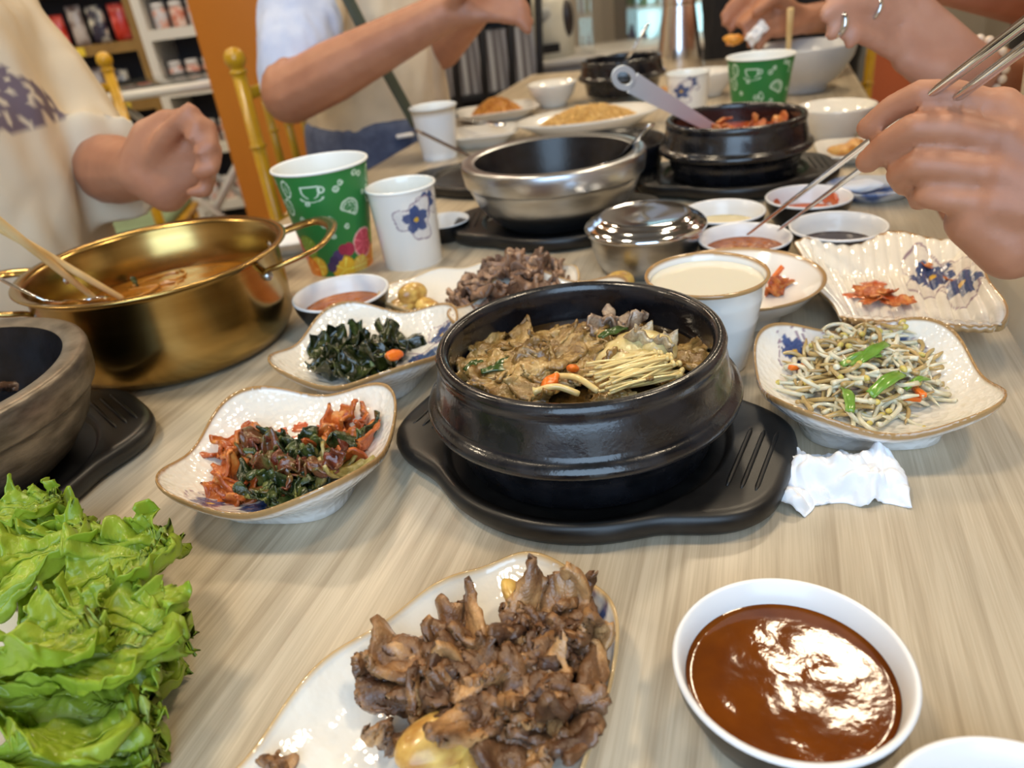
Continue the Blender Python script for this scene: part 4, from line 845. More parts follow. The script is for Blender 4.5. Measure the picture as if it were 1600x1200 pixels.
LV = [  # pixel of the leaf base, height, heading (deg), tilt, L, W, arch, cup, ruffle, seed, label
 ((60, 1040), 0.024, 52, -0.12, 0.074, 0.036, 0.010, 0.012, 0.0075, 1, 'largest upright green lettuce leaf with a pale rib, spreading towards the kimchi dish'),
 ((0, 1080), 0.034, 12, 0.02, 0.074, 0.036, 0.008, 0.008, 0.0085, 2, 'ruffled green lettuce leaf lying over the pile towards the meat plate'),
 ((-30, 1000), 0.026, 62, -0.02, 0.066, 0.032, 0.012, 0.010, 0.0075, 3, 'glossy lettuce leaf standing against the white plate edge'),
 ((-20, 1130), 0.026, -6, 0.08, 0.068, 0.036, 0.006, 0.008, 0.009, 4, 'ruffled lettuce leaf drooping over the near end of the pile'),
 ((-50, 1090), 0.044, 24, 0.0, 0.052, 0.028, 0.008, 0.008, 0.008, 5, 'small curly lettuce leaf on the top of the pile'),
 ((0, 1200), 0.012, -2, 0.10, 0.062, 0.034, 0.004, 0.008, 0.008, 6, 'flat dark lettuce leaf at the bottom of the pile'),
 ((70, 1120), 0.010, 24, 0.05, 0.056, 0.030, 0.004, 0.006, 0.008, 8, 'lettuce leaf low in the pile with a fringed edge on the table'),
 ((40, 985), 0.014, 58, 0.0, 0.060, 0.034, 0.006, 0.008, 0.0075, 9, 'lettuce leaf tucked under the big ribbed leaf, over the white plate'),
 ((-40, 930), 0.018, 50, 0.0, 0.060, 0.030, 0.008, 0.008, 0.0075, 11, 'lettuce leaf between the glossy leaf and the worn stone bowl'),
 ((-50, 850), 0.032, 30, 0.0, 0.046, 0.020, 0.006, 0.006, 0.006, 7, 'single frilly lettuce tip hanging over the worn stone bowl trivet')]
for q, z, hd, tl, L, W, ar, cu, ru, sd, lb in LV:
    tag(ob('lettuce_leaf', lettuce(sd, L, W, ar, cu, ru), m_let, loc=gp(*q, z), rot=(0.1*math.sin(sd), tl, math.radians(hd))), lb, 'lettuce')
pc = gp(-90, 960, 0.0)
tag(ob('lettuce_plate', bevel_mesh('lettuce_plate', join(box((0, 0, 0.004), (0.13, 0.16, 0.008)), box((0, 0, 0.010), (0.17, 0.17, 0.006))), 0.003, 2), m_porc, loc=P(-0.345, 0.238), rot=(0, 0, math.radians(-20))), 'white rectangular plate under the lettuce', 'plate')
# ------------------------------------------------------------------ cutlery
def stick(name, a, b, ra, rb, mat, label, cat, group=None, flat=1.0, n=10):
    a, b = Vector(a), Vector(b); o = ob(name, mk(name, *tube([(0, 0, 0)]+[tuple((b-a)*t) for t in (0.02, 0.5, 0.98, 1.0)], [ra*0.7, ra, (ra+rb)/2, rb, rb*0.7], n, flat=flat)), mat, loc=a); return tag(o, label, cat, group)
stick('chopstick', gp(192, 467, 0.050), gy(-45, 330, 0.60), 0.0026, 0.0042, m_woodstick, 'pale wooden chopstick resting in the gold pot, the one nearer the cup side', 'chopstick', 'wooden chopsticks in the gold pot')
stick('chopstick', gp(154, 471, 0.050), gy(-45, 312, 0.57), 0.0026, 0.0042, m_woodstick, 'pale wooden chopstick resting in the gold pot, the one nearer the worn bowl', 'chopstick', 'wooden chopsticks in the gold pot')
def spoon(name, bowl, mid, end, label, mat=None, w=0.010, wh=0.0042):
    bowl, mid, end = Vector(bowl), Vector(mid), Vector(end); mat = mat or m_polish
    e = empty(name, bowl, 0, label, 'spoon'); d = (mid-bowl); 
    q = d.to_track_quat('X', 'Z'); Vb, Fb = ball((0, 0, 0), 1, 20, 10, (0.019, w*1.25, 0.004))
    o = ob('spoon_bowl', mk('spoon_bowl', [(x, y, z+0.10*w*((x/0.019)**2+(y/(w*1.25))**2)) for x, y, z in Vb], Fb), mat, e); o.rotation_euler = q.to_euler()
    p = smooth_path([d.normalized()*0.017, d*0.5+d.normalized()*0.008, d, end-bowl], 5); n = len(p)
    ob('handle', mk('handle', *tube(p, [wh*(0.6+0.5*i/(n-1)) for i in range(n)], 10, flat=0.35, upv=(0, 0, 1))), mat, e); return e
spoon('spoon', gp(150, 470, 0.05), gp(70, 470, 0.085), gy(-30, 420, 0.60), 'steel spoon handle leaning over the worn-bowl side of the gold pot')
spoon('spoon', gp(940, 262, 0.050), gp(975, 240, 0.075), gp(1018, 194, 0.112), 'steel spoon standing in the shiny emptied stone bowl')
spoon('spoon', gp(765, 262, 0.024), gp(725, 240, 0.04), gp(650, 203, 0.072), 'long steel spoon leaning from the trivet behind the shiny bowl')
spoon('spoon', gp(960, 110, 0.06), gp(985, 85, 0.10), gp(1014, 36, 0.15), 'steel spoon standing in the far black pot near the pitcher')
# ------------------------------------------------------------------ things further down the table
# ladle in the red stew
m_ladle = M('grey_steel_ladle', lin(206, 214, 220), rough=0.35, metal=0.3)
e = empty('ladle', gp(1105, 196, 0.066), 0, 'grey ladle with an eyelet handle leaning out of the red stew', 'ladle')
b0 = gp(1105, 196, 0.066); h1 = gp(1116, 202, 0.060)-b0; h2 = gp(975, 122, 0.150)-b0; dr = (h2-h1).normalized(); sd = dr.cross((b0+h2-Vector((0, 0, TZ+CAM_H))).normalized()).normalized(); nn = sd.cross(dr)
hw = lambda t: 0.0060+0.0055*t
prof = [h1+(h2-h1)*t for t in [k/10 for k in range(11)]]
ring_c = h2; R_ = []
outer = []; inner = []
for k in range(24):
    a = 2*PI*k/24; outer.append(ring_c+dr*math.cos(a)*0.020+sd*math.sin(a)*0.0125); inner.append(ring_c+dr*math.cos(a)*0.013+sd*math.sin(a)*0.0062)
V = []; Fc = []
for pts_ in (outer, inner):
    for s in (0.0012, -0.0012): V += [tuple(p+nn*s) for p in pts_]
for k in range(24):
    k2 = (k+1) % 24; Fc += [(k, k2, 48+k2, 48+k), (24+k2, 24+k, 72+k, 72+k2), (k2, k, 24+k, 24+k2), (48+k, 48+k2, 72+k2, 72+k)]
hm = rings_mesh([[p+sd*hw(t)*x+nn*0.0012*y for x, y in ((-1, -1), (1, -1), (1, 1), (-1, 1))] for t, p in zip([k/10 for k in range(11)], [h1+(h2-dr*0.016-h1)*k/10 for k in range(11)])])
ob('handle', mk('handle', *hm, smooth=False), m_ladle, e); ob('eyelet', mk('eyelet', V, Fc, smooth=False), m_ladle, e)
ob('ladle_bowl', mk('ladle_bowl', *lathe([(0, -0.012), (0.012, -0.010), (0.020, -0.004), (0.024, 0.006), (0.023, 0.006), (0.018, -0.002), (0, -0.010)], 32)), m_ladle, e, loc=(0.016, -0.004, -0.014))
# red stew
m_rstew = M('red_stew', lin(190, 92, 30), lin(150, 58, 18), 60, rough=0.15, coat=0.4, bump=0.4, bscale=200, bdist=0.002)
tag(ob('broth', liquid('broth', 0.0765, 0.0, 0.003, 70, 9), m_rstew, loc=P(0.312, 0.950, 0.060)), 'orange-red stew in the black pot with the ladle', 'broth')
for i in range(9):
    a = i*2.4; r = 0.018+0.005*i; tag(ob('stew_piece', kim[i % 4], m_kim, loc=P(0.322+r*math.cos(a), 0.950+r*math.sin(a), 0.065), rot=(0.4, 0.3*i, i), scale=0.8), 'orange piece of food in the red stew', 'food piece', 'pieces in the red stew')
# oval plate of fried rice
m_rice = M('fried_rice', lin(222, 182, 106), lin(198, 150, 76), 140, rough=0.4, coat=0.2)
def oval(sx, sy, prof, n=72): 
    V, Fc = lathe(prof, n); return [(x*sx, y*sy, z) for x, y, z in V], Fc
tag(ob('oval_plate', mk('oval_plate', *oval(1.0, 0.62, [(0, 0), (0.075, 0), (0.080, 0.003), (0.105, 0.016), (0.128, 0.028), (0.130, 0.031), (0.127, 0.032), (0.10, 0.020), (0.075, 0.010), (0, 0.008)])), m_porc, loc=P(0.192, 1.385), rot=(0, 0, 0.10)), 'large oval white plate heaped with fried rice', 'plate')
def mound(R, H_, sx, sy, seed, amp=0.003):
    n, nr = 56, 20; V = [(0, 0, H_)]; Fc = []
    for j in range(1, nr+1):
        t = j/nr
        for i in range(n):
            a = 2*PI*i/n; x, y = R*t*math.cos(a)*sx, R*t*math.sin(a)*sy; V.append((x, y, H_*(1-t*t)+amp*fbm((x, y, 0), 90, seed)*(1-t**4)))
    V.append((0, 0, -0.004)); c = len(V)-1
    for i in range(n): Fc.append((0, 1+i, 1+(i+1) % n)); Fc.append((c, 1+(nr-1)*n+(i+1) % n, 1+(nr-1)*n+i))
    for j in range(nr-1):
        for i in range(n): Fc.append((1+j*n+i, 1+(j+1)*n+i, 1+(j+1)*n+(i+1) % n, 1+j*n+(i+1) % n))
    return V, Fc
def grains(R, H_, sx, sy, N_, seed, L=0.0035):
    r2 = random.Random(seed); ms = []
    for _ in range(N_):
        t = math.sqrt(r2.random())*0.97; a = r2.uniform(0, 2*PI); x, y = R*t*math.cos(a)*sx, R*t*math.sin(a)*sy; z = H_*(1-t*t)+0.003*fbm((x, y, 0), 90, seed)*(1-t**4)
        d = Vector((r2.uniform(-1, 1), r2.uniform(-1, 1), r2.uniform(-0.5, 0.7))).normalized()*L; ms.append(tube([(x-d.x, y-d.y, z+0.001-d.z), (x, y, z+0.0014), (x+d.x, y+d.y, z+0.001+d.z)], [0.0008, 0.0016, 0.0008], 5))
    return join(*ms)
o = ob('fried_rice', mk('fried_rice', *join(mound(0.095, 0.030, 1.0, 0.55, 5), grains(0.095, 0.030, 1.0, 0.55, 1500, 5))), m_rice, loc=P(0.192, 1.385, 0.014), rot=(0, 0, 0.10)); tag(o, 'heap of golden fried rice grains on the oval plate', 'fried rice', kind='stuff')
# small plates beyond the white paper cup
def square_plate(x, y, w_, l_, rz, label, h=0.016):
    R = []
    for f, z in ((0.62, 0), (0.66, 0.003), (0.95, h-0.002), (1.0, h), (0.97, h+0.001), (0.66, 0.006), (0.02, 0.005)):
        R.append([(f*w_/2*c, f*l_/2*s, z) for c, s in [((abs(math.cos(2*PI*k/48))**0.4)*math.copysign(1, math.cos(2*PI*k/48)), (abs(math.sin(2*PI*k/48))**0.4)*math.copysign(1, math.sin(2*PI*k/48))) for k in range(48)]])
    return tag(ob('square_plate', mk('square_plate', *rings_mesh(R)), m_porc, loc=P(x, y), rot=(0, 0, rz)), label, 'plate')
square_plate(0.003, 1.405, 0.135, 0.12, -0.15, 'white square plate with yellow sauce beside the white paper cup', 0.022)
tag(ob('sauce', mk('sauce', *oval(1.0, 0.9, [(0, 0.001), (0.03, 0.0012), (0.038, 0.0)])), M('mustard_sauce', lin(196, 152, 44), rough=0.2, coat=0.3), loc=P(-0.002, 1.405, 0.0075)), 'yellow sauce on the white square plate', 'sauce')
spoon('spoon', P(0.030, 1.42, 0.028), P(-0.005, 1.43, 0.036), P(-0.09, 1.50, 0.045), 'steel spoon resting on the white square plate of yellow sauce')
square_plate(0.040, 1.640, 0.17, 0.13, 0.1, 'white plate of orange fried rice behind the yellow sauce plate', 0.022)
o = ob('fried_rice', mk('fried_rice', *join(mound(0.055, 0.032, 1.0, 0.8, 8), grains(0.055, 0.032, 1.0, 0.8, 600, 8))), M('orange_rice', lin(222, 160, 70), lin(196, 120, 44), 140, rough=0.4), loc=P(0.040, 1.640, 0.008)); tag(o, 'small heap of orange fried rice on the white plate', 'fried rice', kind='stuff')
SBW = [(0, 0), (0.028, 0), (0.030, 0.002), (0.030, 0.006), (0.046, 0.024), (0.053, 0.044), (0.054, 0.047), (0.052, 0.0475), (0.044, 0.028), (0.028, 0.011), (0, 0.009)]
sbw = mk('round_bowl', *lathe(SBW, 64))
tag(ob('round_bowl', sbw, m_porc, loc=P(0.165, 1.720)), 'small round white bowl between the fried rice and the black rack', 'bowl', 'small round white bowls')
tag(ob('round_bowl', sbw, m_porc, loc=P(0.515, 1.118)), 'small round white bowl beside the pot of red stew', 'bowl', 'small round white bowls')
tag(ob('round_bowl', sbw, m_porc, loc=P(0.470, 1.610)), 'small round white bowl behind the green cup near the pitcher', 'bowl', 'small round white bowls')
square_plate(0.39, 1.600, 0.13, 0.10, 0.2, 'white plate with a brown food piece near the steel pitcher', 0.014)
tag(ob('food_piece', lump(9, 0.018, (1, 0.8, 0.7)), M('brown_crust', lin(196, 140, 66), lin(156, 98, 40), 90, rough=0.4), loc=P(0.385, 1.595, 0.017)), 'brown crusty food piece on the small white plate', 'food piece')
BB = [(0, 0), (0.045, 0), (0.048, 0.004), (0.047, 0.010), (0.072, 0.030), (0.090, 0.060), (0.0945, 0.080), (0.0945, 0.084), (0.0915, 0.084), (0.085, 0.060), (0.06, 0.026), (0, 0.016)]
tag(ob('soup_bowl', mk('soup_bowl', *lathe(BB, 80)), M('grey_white_bowl', lin(206, 206, 204), lin(190, 191, 192), 12, rough=0.25), loc=P(0.630, 1.530)), 'large pale grey soup bowl with a wooden chopstick in it', 'bowl')
stick('chopstick', P(0.600, 1.530, 0.045), P(0.592, 1.515, 0.150), 0.003, 0.0042, m_woodstick, 'wooden chopstick standing in the large pale grey soup bowl', 'chopstick')
stick('chopstick', P(0.604, 1.536, 0.045), P(0.599, 1.522, 0.150), 0.003, 0.0042, m_woodstick, 'second wooden chopstick in the large pale grey soup bowl', 'chopstick')
# dish with fried food and a crumpled blue wrapper by the near hand
square_plate(0.500, 0.995, 0.12, 0.11, -0.3, 'dark-edged white plate of fried pieces behind the chopsticks', 0.014)
for i in range(4): tag(ob('fried_piece', lump(20+i, 0.014, (1.3, 0.9, 0.5)), M('fried_batter%d' % i, lin(222, 170, 90), lin(196, 130, 56), 90, rough=0.4), loc=P(0.468+0.02*i, 0.985+0.012*(i % 2), 0.016), rot=(0, 0, i)), 'golden fried piece on the plate behind the chopsticks', 'fried food', 'fried pieces behind the chopsticks')
m_wrap = M('blue_white_glaze', lin(70, 96, 150), lin(206, 208, 210), 26, rough=0.14, coat=0.5, lo=0.42, hi=0.58)
sp_ = rings_mesh([[(f*0.055*math.cos(2*PI*k/48), f*0.040*math.sin(2*PI*k/48)*(1+0.06*math.sin(3*2*PI*k/48)), z+0.0015*math.sin(8*PI*k/48)*f) for k in range(48)] for f, z in ((0.6, 0.0), (0.64, 0.003), (0.98, 0.013), (1.0, 0.015), (0.96, 0.0155), (0.6, 0.006), (0.02, 0.0055))])
tag(ob('blue_dish', mk('blue_dish', *sp_), m_wrap, loc=P(0.432, 0.825), rot=(0, 0, -0.2)), 'small blue and white glazed dish by the dining hand with chopsticks', 'dish')
tag(ob('rice_cake', lump(33, 0.016, (1.4, 0.9, 0.35)), m_tis, loc=P(0.420, 0.835, 0.012)), 'crumpled pale napkin on the small blue and white dish', 'napkin')
# small pieces near the mug and gold pot
dip(-0.0560, 0.872, 'black and white sauce dish half hidden behind the white blue-flower mug', 0.72)
square_plate(-0.255, 0.905, 0.085, 0.075, 0.1, 'white square plate behind the gold pot handle', 0.016)
tag(ob('napkin', bevel_mesh('napkin', box((0, 0, 0.006), (0.055, 0.05, 0.012)), 0.003, 2), m_tis, loc=P(-0.252, 0.915, 0.0062), rot=(0.25, 0, 0.2)), 'folded white napkin on the square plate behind the gold pot', 'napkin')
tag(ob('napkin', bevel_mesh('napkin_small', box((0, 0, 0.003), (0.035, 0.022, 0.006)), 0.002, 2), m_tis, loc=P(-0.150, 1.57, 0.0), rot=(0, 0, 0.2)), 'folded white napkin at the table edge by the cream shirt', 'napkin')
tag(ob('garlic', gcl, m_garlic, loc=gp(970, 441, 0.010), rot=(0, 0, 0.3), scale=1.2), 'pale garlic clove on the table beside the steel rice bowl', 'garlic')
# steel water pitcher
e = empty('water_pitcher', P(0.512, 2.0), 1.3, 'tall tapered stainless steel water pitcher', 'pitcher')
ob('body', mk('body', *lathe([(0, 0), (0.056, 0), (0.058, 0.004), (0.050, 0.06), (0.038, 0.15), (0.034, 0.20), (0.036, 0.215), (0.034, 0.215), (0.031, 0.20), (0, 0.19)], 48)), M('satin_steel', lin(226, 226, 228), rough=0.22, metal=1.0), e)
ob('collar', mk('collar', *lathe([(0.0385, 0.150), (0.0395, 0.153), (0.0385, 0.158)], 48)), m_polish, e)
ob('handle', mk('handle', *tube(smooth_path([(0.034, 0, 0.20), (0.075, 0, 0.19), (0.082, 0, 0.12), (0.052, 0, 0.05)], 6), 0.006, 8)), m_polish, e)
# ------------------------------------------------------------------ people
m_skin = M('skin_warm', lin(176, 122, 92), lin(164, 110, 82), 30, rough=0.5, sss=0.15, bump=0.12, bscale=500, bdist=0.0006)
m_skinP = M('skin_light', lin(190, 140, 116), lin(180, 128, 104), 30, rough=0.48, sss=0.15, bump=0.12, bscale=500, bdist=0.0006)
m_nail = M('nail', lin(222, 176, 158), rough=0.25, coat=0.3)
m_tee = M('beige_cotton', (1, 1, 1), vcol=True, rough=0.9, bump=0.15, bscale=900, bdist=0.0004)
m_cream = M('cream_cotton', lin(222, 208, 184), lin(212, 198, 174), 20, rough=0.9, bump=0.2, bscale=700, bdist=0.0005)
m_slvshade = M('sleeve_shade_cotton', lin(196, 206, 228), lin(180, 192, 220), 25, rough=0.9)  # cool shading of the cream shirt's sleeves, put into the cloth colour
m_black = M('black_cotton', lin(18, 18, 22), lin(26, 26, 30), 30, rough=0.9)
m_jean = M('blue_grey_denim', lin(92, 104, 134), lin(78, 88, 118), 60, rough=0.9)
m_khaki = M('khaki_cotton', lin(126, 110, 92), lin(112, 98, 82), 30, rough=0.9)
m_hair = M('dark_hair', lin(28, 22, 20), lin(44, 36, 32), 120, rough=0.45, stretch=(1, 1, 0.1))
UU = Vector((math.sin(math.radians(20)), math.cos(math.radians(20)), 0)); VV = Vector((UU.y, -UU.x, 0)); ZZ = Vector((0, 0, 1))
def limb(pts): return chain([(tuple(p), r) for p, r in pts])
def finger(ps, r0_, r1_): n = len(ps); return limb([(p, r0_+(r1_-r0_)*i/(n-1)) for i, p in enumerate(ps)])
def head(c, face):
    """head with neck base at c, looking along face"""
    f = face.normalized(); s = f.cross(ZZ); hc = c+ZZ*0.17+f*0.02
    ms = [limb([(c-ZZ*0.03, 0.058), (c+ZZ*0.07, 0.052), (hc-ZZ*0.05, 0.055)]),
          loft([(hc-ZZ*0.115+f*0.02, s*0.02, f*0.02), (hc-ZZ*0.10+f*0.02, s*0.042, f*0.045), (hc-ZZ*0.06+f*0.01, s*0.062, f*0.075), (hc, s*0.074, f*0.092), (hc+ZZ*0.06, s*0.074, f*0.094), (hc+ZZ*0.10, s*0.052, f*0.068), (hc+ZZ*0.122, s*0.02, f*0.025)]),
          limb([(hc+f*0.088+ZZ*0.012, 0.009), (hc+f*0.108-ZZ*0.022, 0.014), (hc+f*0.092-ZZ*0.03, 0.010)]), limb([(hc+f*0.085-ZZ*0.055+s*0.018, 0.008), (hc+f*0.090-ZZ*0.055, 0.009), (hc+f*0.085-ZZ*0.055-s*0.018, 0.008)])]
    for q in (-1, 1):
        ms.append(limb([(hc+s*q*0.076+ZZ*0.015, 0.012), (hc+s*q*0.078-ZZ*0.02, 0.010)])); ms.append(limb([(hc+s*q*0.032+f*0.080+ZZ*0.014, 0.012), (hc+s*q*0.030+f*0.081+ZZ*0.014, 0.012)]))
    hair = loft([(hc-ZZ*0.05-f*0.035, s*0.066, f*0.055), (hc-f*0.02, s*0.081, f*0.086), (hc+ZZ*0.06-f*0.008, s*0.081, f*0.096), (hc+ZZ*0.11-f*0.004, s*0.060, f*0.075), (hc+ZZ*0.136, s*0.022, f*0.028)])
    return join(*ms), hair
def folds(sc, amp, o): return lambda p: amp*(fbm((p[0], p[1], p[2]*0.6), sc, o)+0.6*abs(nz((p[0]*1.3, p[1], p[2]*0.5), sc*1.7, o+4)))
def person(loc, label, body, voxel, mat, clothes, hair=None, smooth=4, extra=()):
    base = Vector(loc)
    def sh(VF): return [tuple(Vector(v)-base) for v in VF[0]], VF[1]
    o = ob('person', bake_remesh('person', sh(body), voxel, smooth, 0.5), mat, loc=base); tag(o, label, 'person')
    for nm, VF, mt, vx, dsp, colf in clothes:
        me = bake_remesh(nm, sh(VF), vx, 5, 0.5, dsp)
        if colf:
            a = me.color_attributes.new('Col', 'FLOAT_COLOR', 'POINT'); c = np.ones((len(me.vertices), 4), np.float32)
            for i, v in enumerate(me.vertices): c[i, :3] = colf(v.co+base)
            a.data.foreach_set('color', c.ravel())
        ob(nm, me, mt, o)
    if hair is not None: ob('hair', bake_remesh('hair', sh(hair), 0.008, 3, 0.5, lambda p: 0.004*nz(p, 60)), m_hair, o)
    for nm, VF, mt in extra: ob(nm, mk(nm, *sh(VF)), mt, o)
    return o
def torso(c, f, w_=0.19, d_=0.11, z0=-0.27, z1=0.36):
    s = f.cross(ZZ).normalized(); q = lambda z: Vector((c.x, c.y, TZ+z))
    return loft([(q(z0), s*w_*0.86, f*d_*1.05), (q(z0+0.12), s*w_*0.92, f*d_*1.15), (q(z0+0.30), s*w_*0.95, f*d_*1.08), (q(z1-0.14), s*w_*1.04, f*d_*1.08), (q(z1-0.05), s*w_*1.02, f*d_*0.95), (q(z1), s*w_*0.72, f*d_*0.72), (q(z1+0.035), s*0.075, f*0.07)], 28)
def seated_legs(c, f, r=0.078):
    s = f.cross(ZZ).normalized(); ms = []
    for q in (-1, 1):
        hip = Vector((c.x, c.y, TZ-0.24))+s*q*0.09; kn = hip+f*0.42+s*q*0.03; an = kn-ZZ*0.40-f*0.02
        ms.append(limb([(hip, r*1.1), (kn, r*0.78), (an, r*0.55)]))
    return join(*ms)
def feet(c, f):
    s = f.cross(ZZ).normalized(); ms = []
    for q in (-1, 1):
        an = Vector((c.x, c.y, 0.07))+s*q*0.12+f*0.40; ms.append(loft([(an+ZZ*0.04-f*0.01, s*0.04, f*0.045), (an-ZZ*0.02+f*0.03, s*0.045, f*0.09), (an-ZZ*0.07+f*0.05, s*0.046, f*0.12)]))
    return join(*ms)
# --- diner in the beige printed tee
c1 = Vector((-0.645, 0.905, 0)); f1 = VV.copy()
shL = Vector((-0.592, 1.050, TZ+0.300)); shR = Vector((-0.700, 0.755, TZ+0.320)); elL = Vector((-0.490, 1.000, TZ+0.108)); wrL = gy(222, 268, 0.845); elR = shR-ZZ*0.24+f1*0.06; wrR = elR+f1*0.16-ZZ*0.12
K = lambda *a: gy(*a)
kn = [K(262, 190, 0.835), K(288, 205, 0.828), K(305, 235, 0.822), K(312, 265, 0.820)]
hand1 = join(*[limb([(wrL, 0.026), (p, 0.0135)]) for p in kn], limb([(wrL, 0.028), (K(235, 215, 0.84), 0.02), (kn[0], 0.0135)]), limb([(wrL, 0.028), (K(260, 300, 0.83), 0.022), (kn[3], 0.013)]),
    finger([kn[0], K(300, 178, 0.81), K(310, 195, 0.795), K(300, 215, 0.79)], 0.0105, 0.0075), finger([kn[1], K(325, 200, 0.805), K(330, 228, 0.79), K(312, 240, 0.785)], 0.0105, 0.0075),
    finger([kn[2], K(335, 235, 0.80), K(332, 262, 0.785), K(310, 268, 0.782)], 0.010, 0.0072), finger([kn[3], K(328, 270, 0.80), K(322, 298, 0.79), K(300, 300, 0.787)], 0.009, 0.0065),
    finger([K(235, 255, 0.83), K(258, 215, 0.81), K(282, 190, 0.80), K(296, 172, 0.80)], 0.013, 0.008))
b1 = join(torso(c1, f1, 0.17, 0.095), limb([(shL, 0.052), (elL, 0.043), ((elL+wrL)/2, 0.040), (wrL, 0.028)]), limb([(shR, 0.052), (elR, 0.043), (wrR, 0.028), (wrR+f1*0.07, 0.022)]), hand1)
hd1, hr1 = head(Vector((c1.x, c1.y, TZ+0.40)), f1)
tee1 = join(torso(c1, f1, 0.190, 0.150, z1=0.34), limb([(shL, 0.072), ((shL+elL)/2+ZZ*0.01, 0.066)]), tube([(shL+elL)/2+ZZ*0.01, elL*0.75+shL*0.25, elL+(wrL-elL)*0.10, elL+(wrL-elL)*0.34], [0.066, 0.068, 0.068, 0.070], 16), limb([(shR, 0.075), ((shR+elR)/2, 0.072), (elR+ZZ*0.02, 0.066)]))
pc1 = K(-38, 158, 0.90)
def teecol(p):
    d = p-pc1; base_c = lin(216, 200, 174)
    a = d.y*0.94+d.x*0.34; h = d.z
    if -0.030 < h < 0.036 and abs(a) < 0.060 and d.length < 0.16:
        top = 0.030-0.55*max(0, a+0.005)-0.004*nz((a*90, 0, 0)); k = nz((a*160, h*120, 1.0))
        if h < top and k > -0.16: return lin(112, 98, 108)
    return base_c
person((c1.x, c1.y, TZ-0.3), 'person in a beige printed tee raising a fist beside the gold pot', join(b1, hd1), 0.0045, m_skin,
       [('tee_shirt', tee1, m_tee, 0.007, folds(11, 0.010, 2), teecol), ('trousers', join(seated_legs(c1, f1)), m_jean, 0.012, None, None), ('shoes', feet(c1, f1), m_black, 0.01, None, None)], hr1, 3)
# --- diner in the cream shirt, sleeve shading painted in as pale blue
c2 = Vector((-0.212, 1.735, 0)); f2 = VV.copy()
el2 = K(452, 148, 1.32); wr2 = K(690, 22, 1.27); sh2 = Vector((-0.262, 1.585, TZ+0.330)); sh2b = Vector((-0.160, 1.885, TZ+0.330)); el2b = K(690, 75, 1.72); wr2b = K(765, -10, 1.55)
kn2 = [K(735, -12, 1.26), K(745, 2, 1.255), K(748, 14, 1.25), K(745, 24, 1.245)]
h2_ = join(*[limb([(wr2, 0.026), (p, 0.013)]) for p in kn2], *[finger([p, p+Vector((0.035, -0.01, 0.012-0.006*i)), p+Vector((0.062, -0.02, 0.004-0.006*i)), p+Vector((0.072, -0.022, -0.016-0.004*i))], 0.0098, 0.0072) for i, p in enumerate(kn2)], finger([wr2, K(720, -15, 1.23), K(755, -20, 1.21)], 0.014, 0.008))
h2c = join(limb([(wr2b, 0.026), (wr2b+Vector((0.07, -0.02, 0.03)), 0.03)]), *[finger([wr2b+Vector((0.07, -0.03+0.018*i, 0.03)), wr2b+Vector((0.11, -0.04+0.018*i, 0.03)), wr2b+Vector((0.125, -0.045+0.018*i, 0.005))], 0.0098, 0.0075) for i in range(4)], finger([wr2b, wr2b+Vector((0.05, -0.04, 0.0)), wr2b+Vector((0.09, -0.05, 0.0))], 0.013, 0.008))
hd2, hr2 = head(Vector((c2.x, c2.y, TZ+0.40)), f2)
b2 = join(torso(c2, f2, 0.150, 0.095), limb([(sh2, 0.050), (el2, 0.046), (el2+(wr2-el2)*0.3, 0.046), (wr2, 0.029)]), limb([(sh2b, 0.050), (el2b, 0.042), (wr2b, 0.028)]), h2_, h2c, hd2)
sh_2 = join(torso(c2, f2, 0.175, 0.135), limb([(sh2, 0.072), ((sh2+el2)/2, 0.070)]), limb([(sh2b, 0.078), ((sh2b+el2b)/2, 0.074)]))
slv = limb([((sh2+el2)/2, 0.072), (el2*0.75+sh2*0.25, 0.064), (el2+Vector((-0.004, 0.030, 0.004)), 0.050)]); slv2 = limb([((sh2b+el2b)/2, 0.070), (el2b*0.75+sh2b*0.25, 0.066)])
strap = tube(smooth_path([K(532, -25, 1.42), K(565, 40, 1.43), K(600, 105, 1.44), K(650, 195, 1.47)], 6), 0.011, 8, flat=0.2, upv=(0.6, -0.8, 0))
person((c2.x, c2.y, TZ-0.3), 'person in a cream shirt with cool shade painted on its sleeves lifting a bent forearm', b2, 0.005, m_skin,
       [('shirt', sh_2, m_cream, 0.008, folds(10, 0.010, 7), None), ('sleeve', slv, m_slvshade, 0.007, folds(16, 0.007, 3), None), ('sleeve', slv2, m_slvshade, 0.007, folds(16, 0.007, 6), None), ('trousers', join(seated_legs(c2, f2), loft([(Vector((c2.x, c2.y, TZ+z)), f2.cross(ZZ)*w_, f2*d_) for z, w_, d_ in ((-0.30, 0.165, 0.155), (-0.12, 0.182, 0.172), (-0.02, 0.182, 0.168), (0.035, 0.176, 0.158))])), m_jean, 0.012, None, None), ('shoes', feet(c2, f2), m_black, 0.01, None, None)], hr2, 3, [('bag_strap', strap, M('dark_green_strap', lin(70, 78, 66), rough=0.6))])
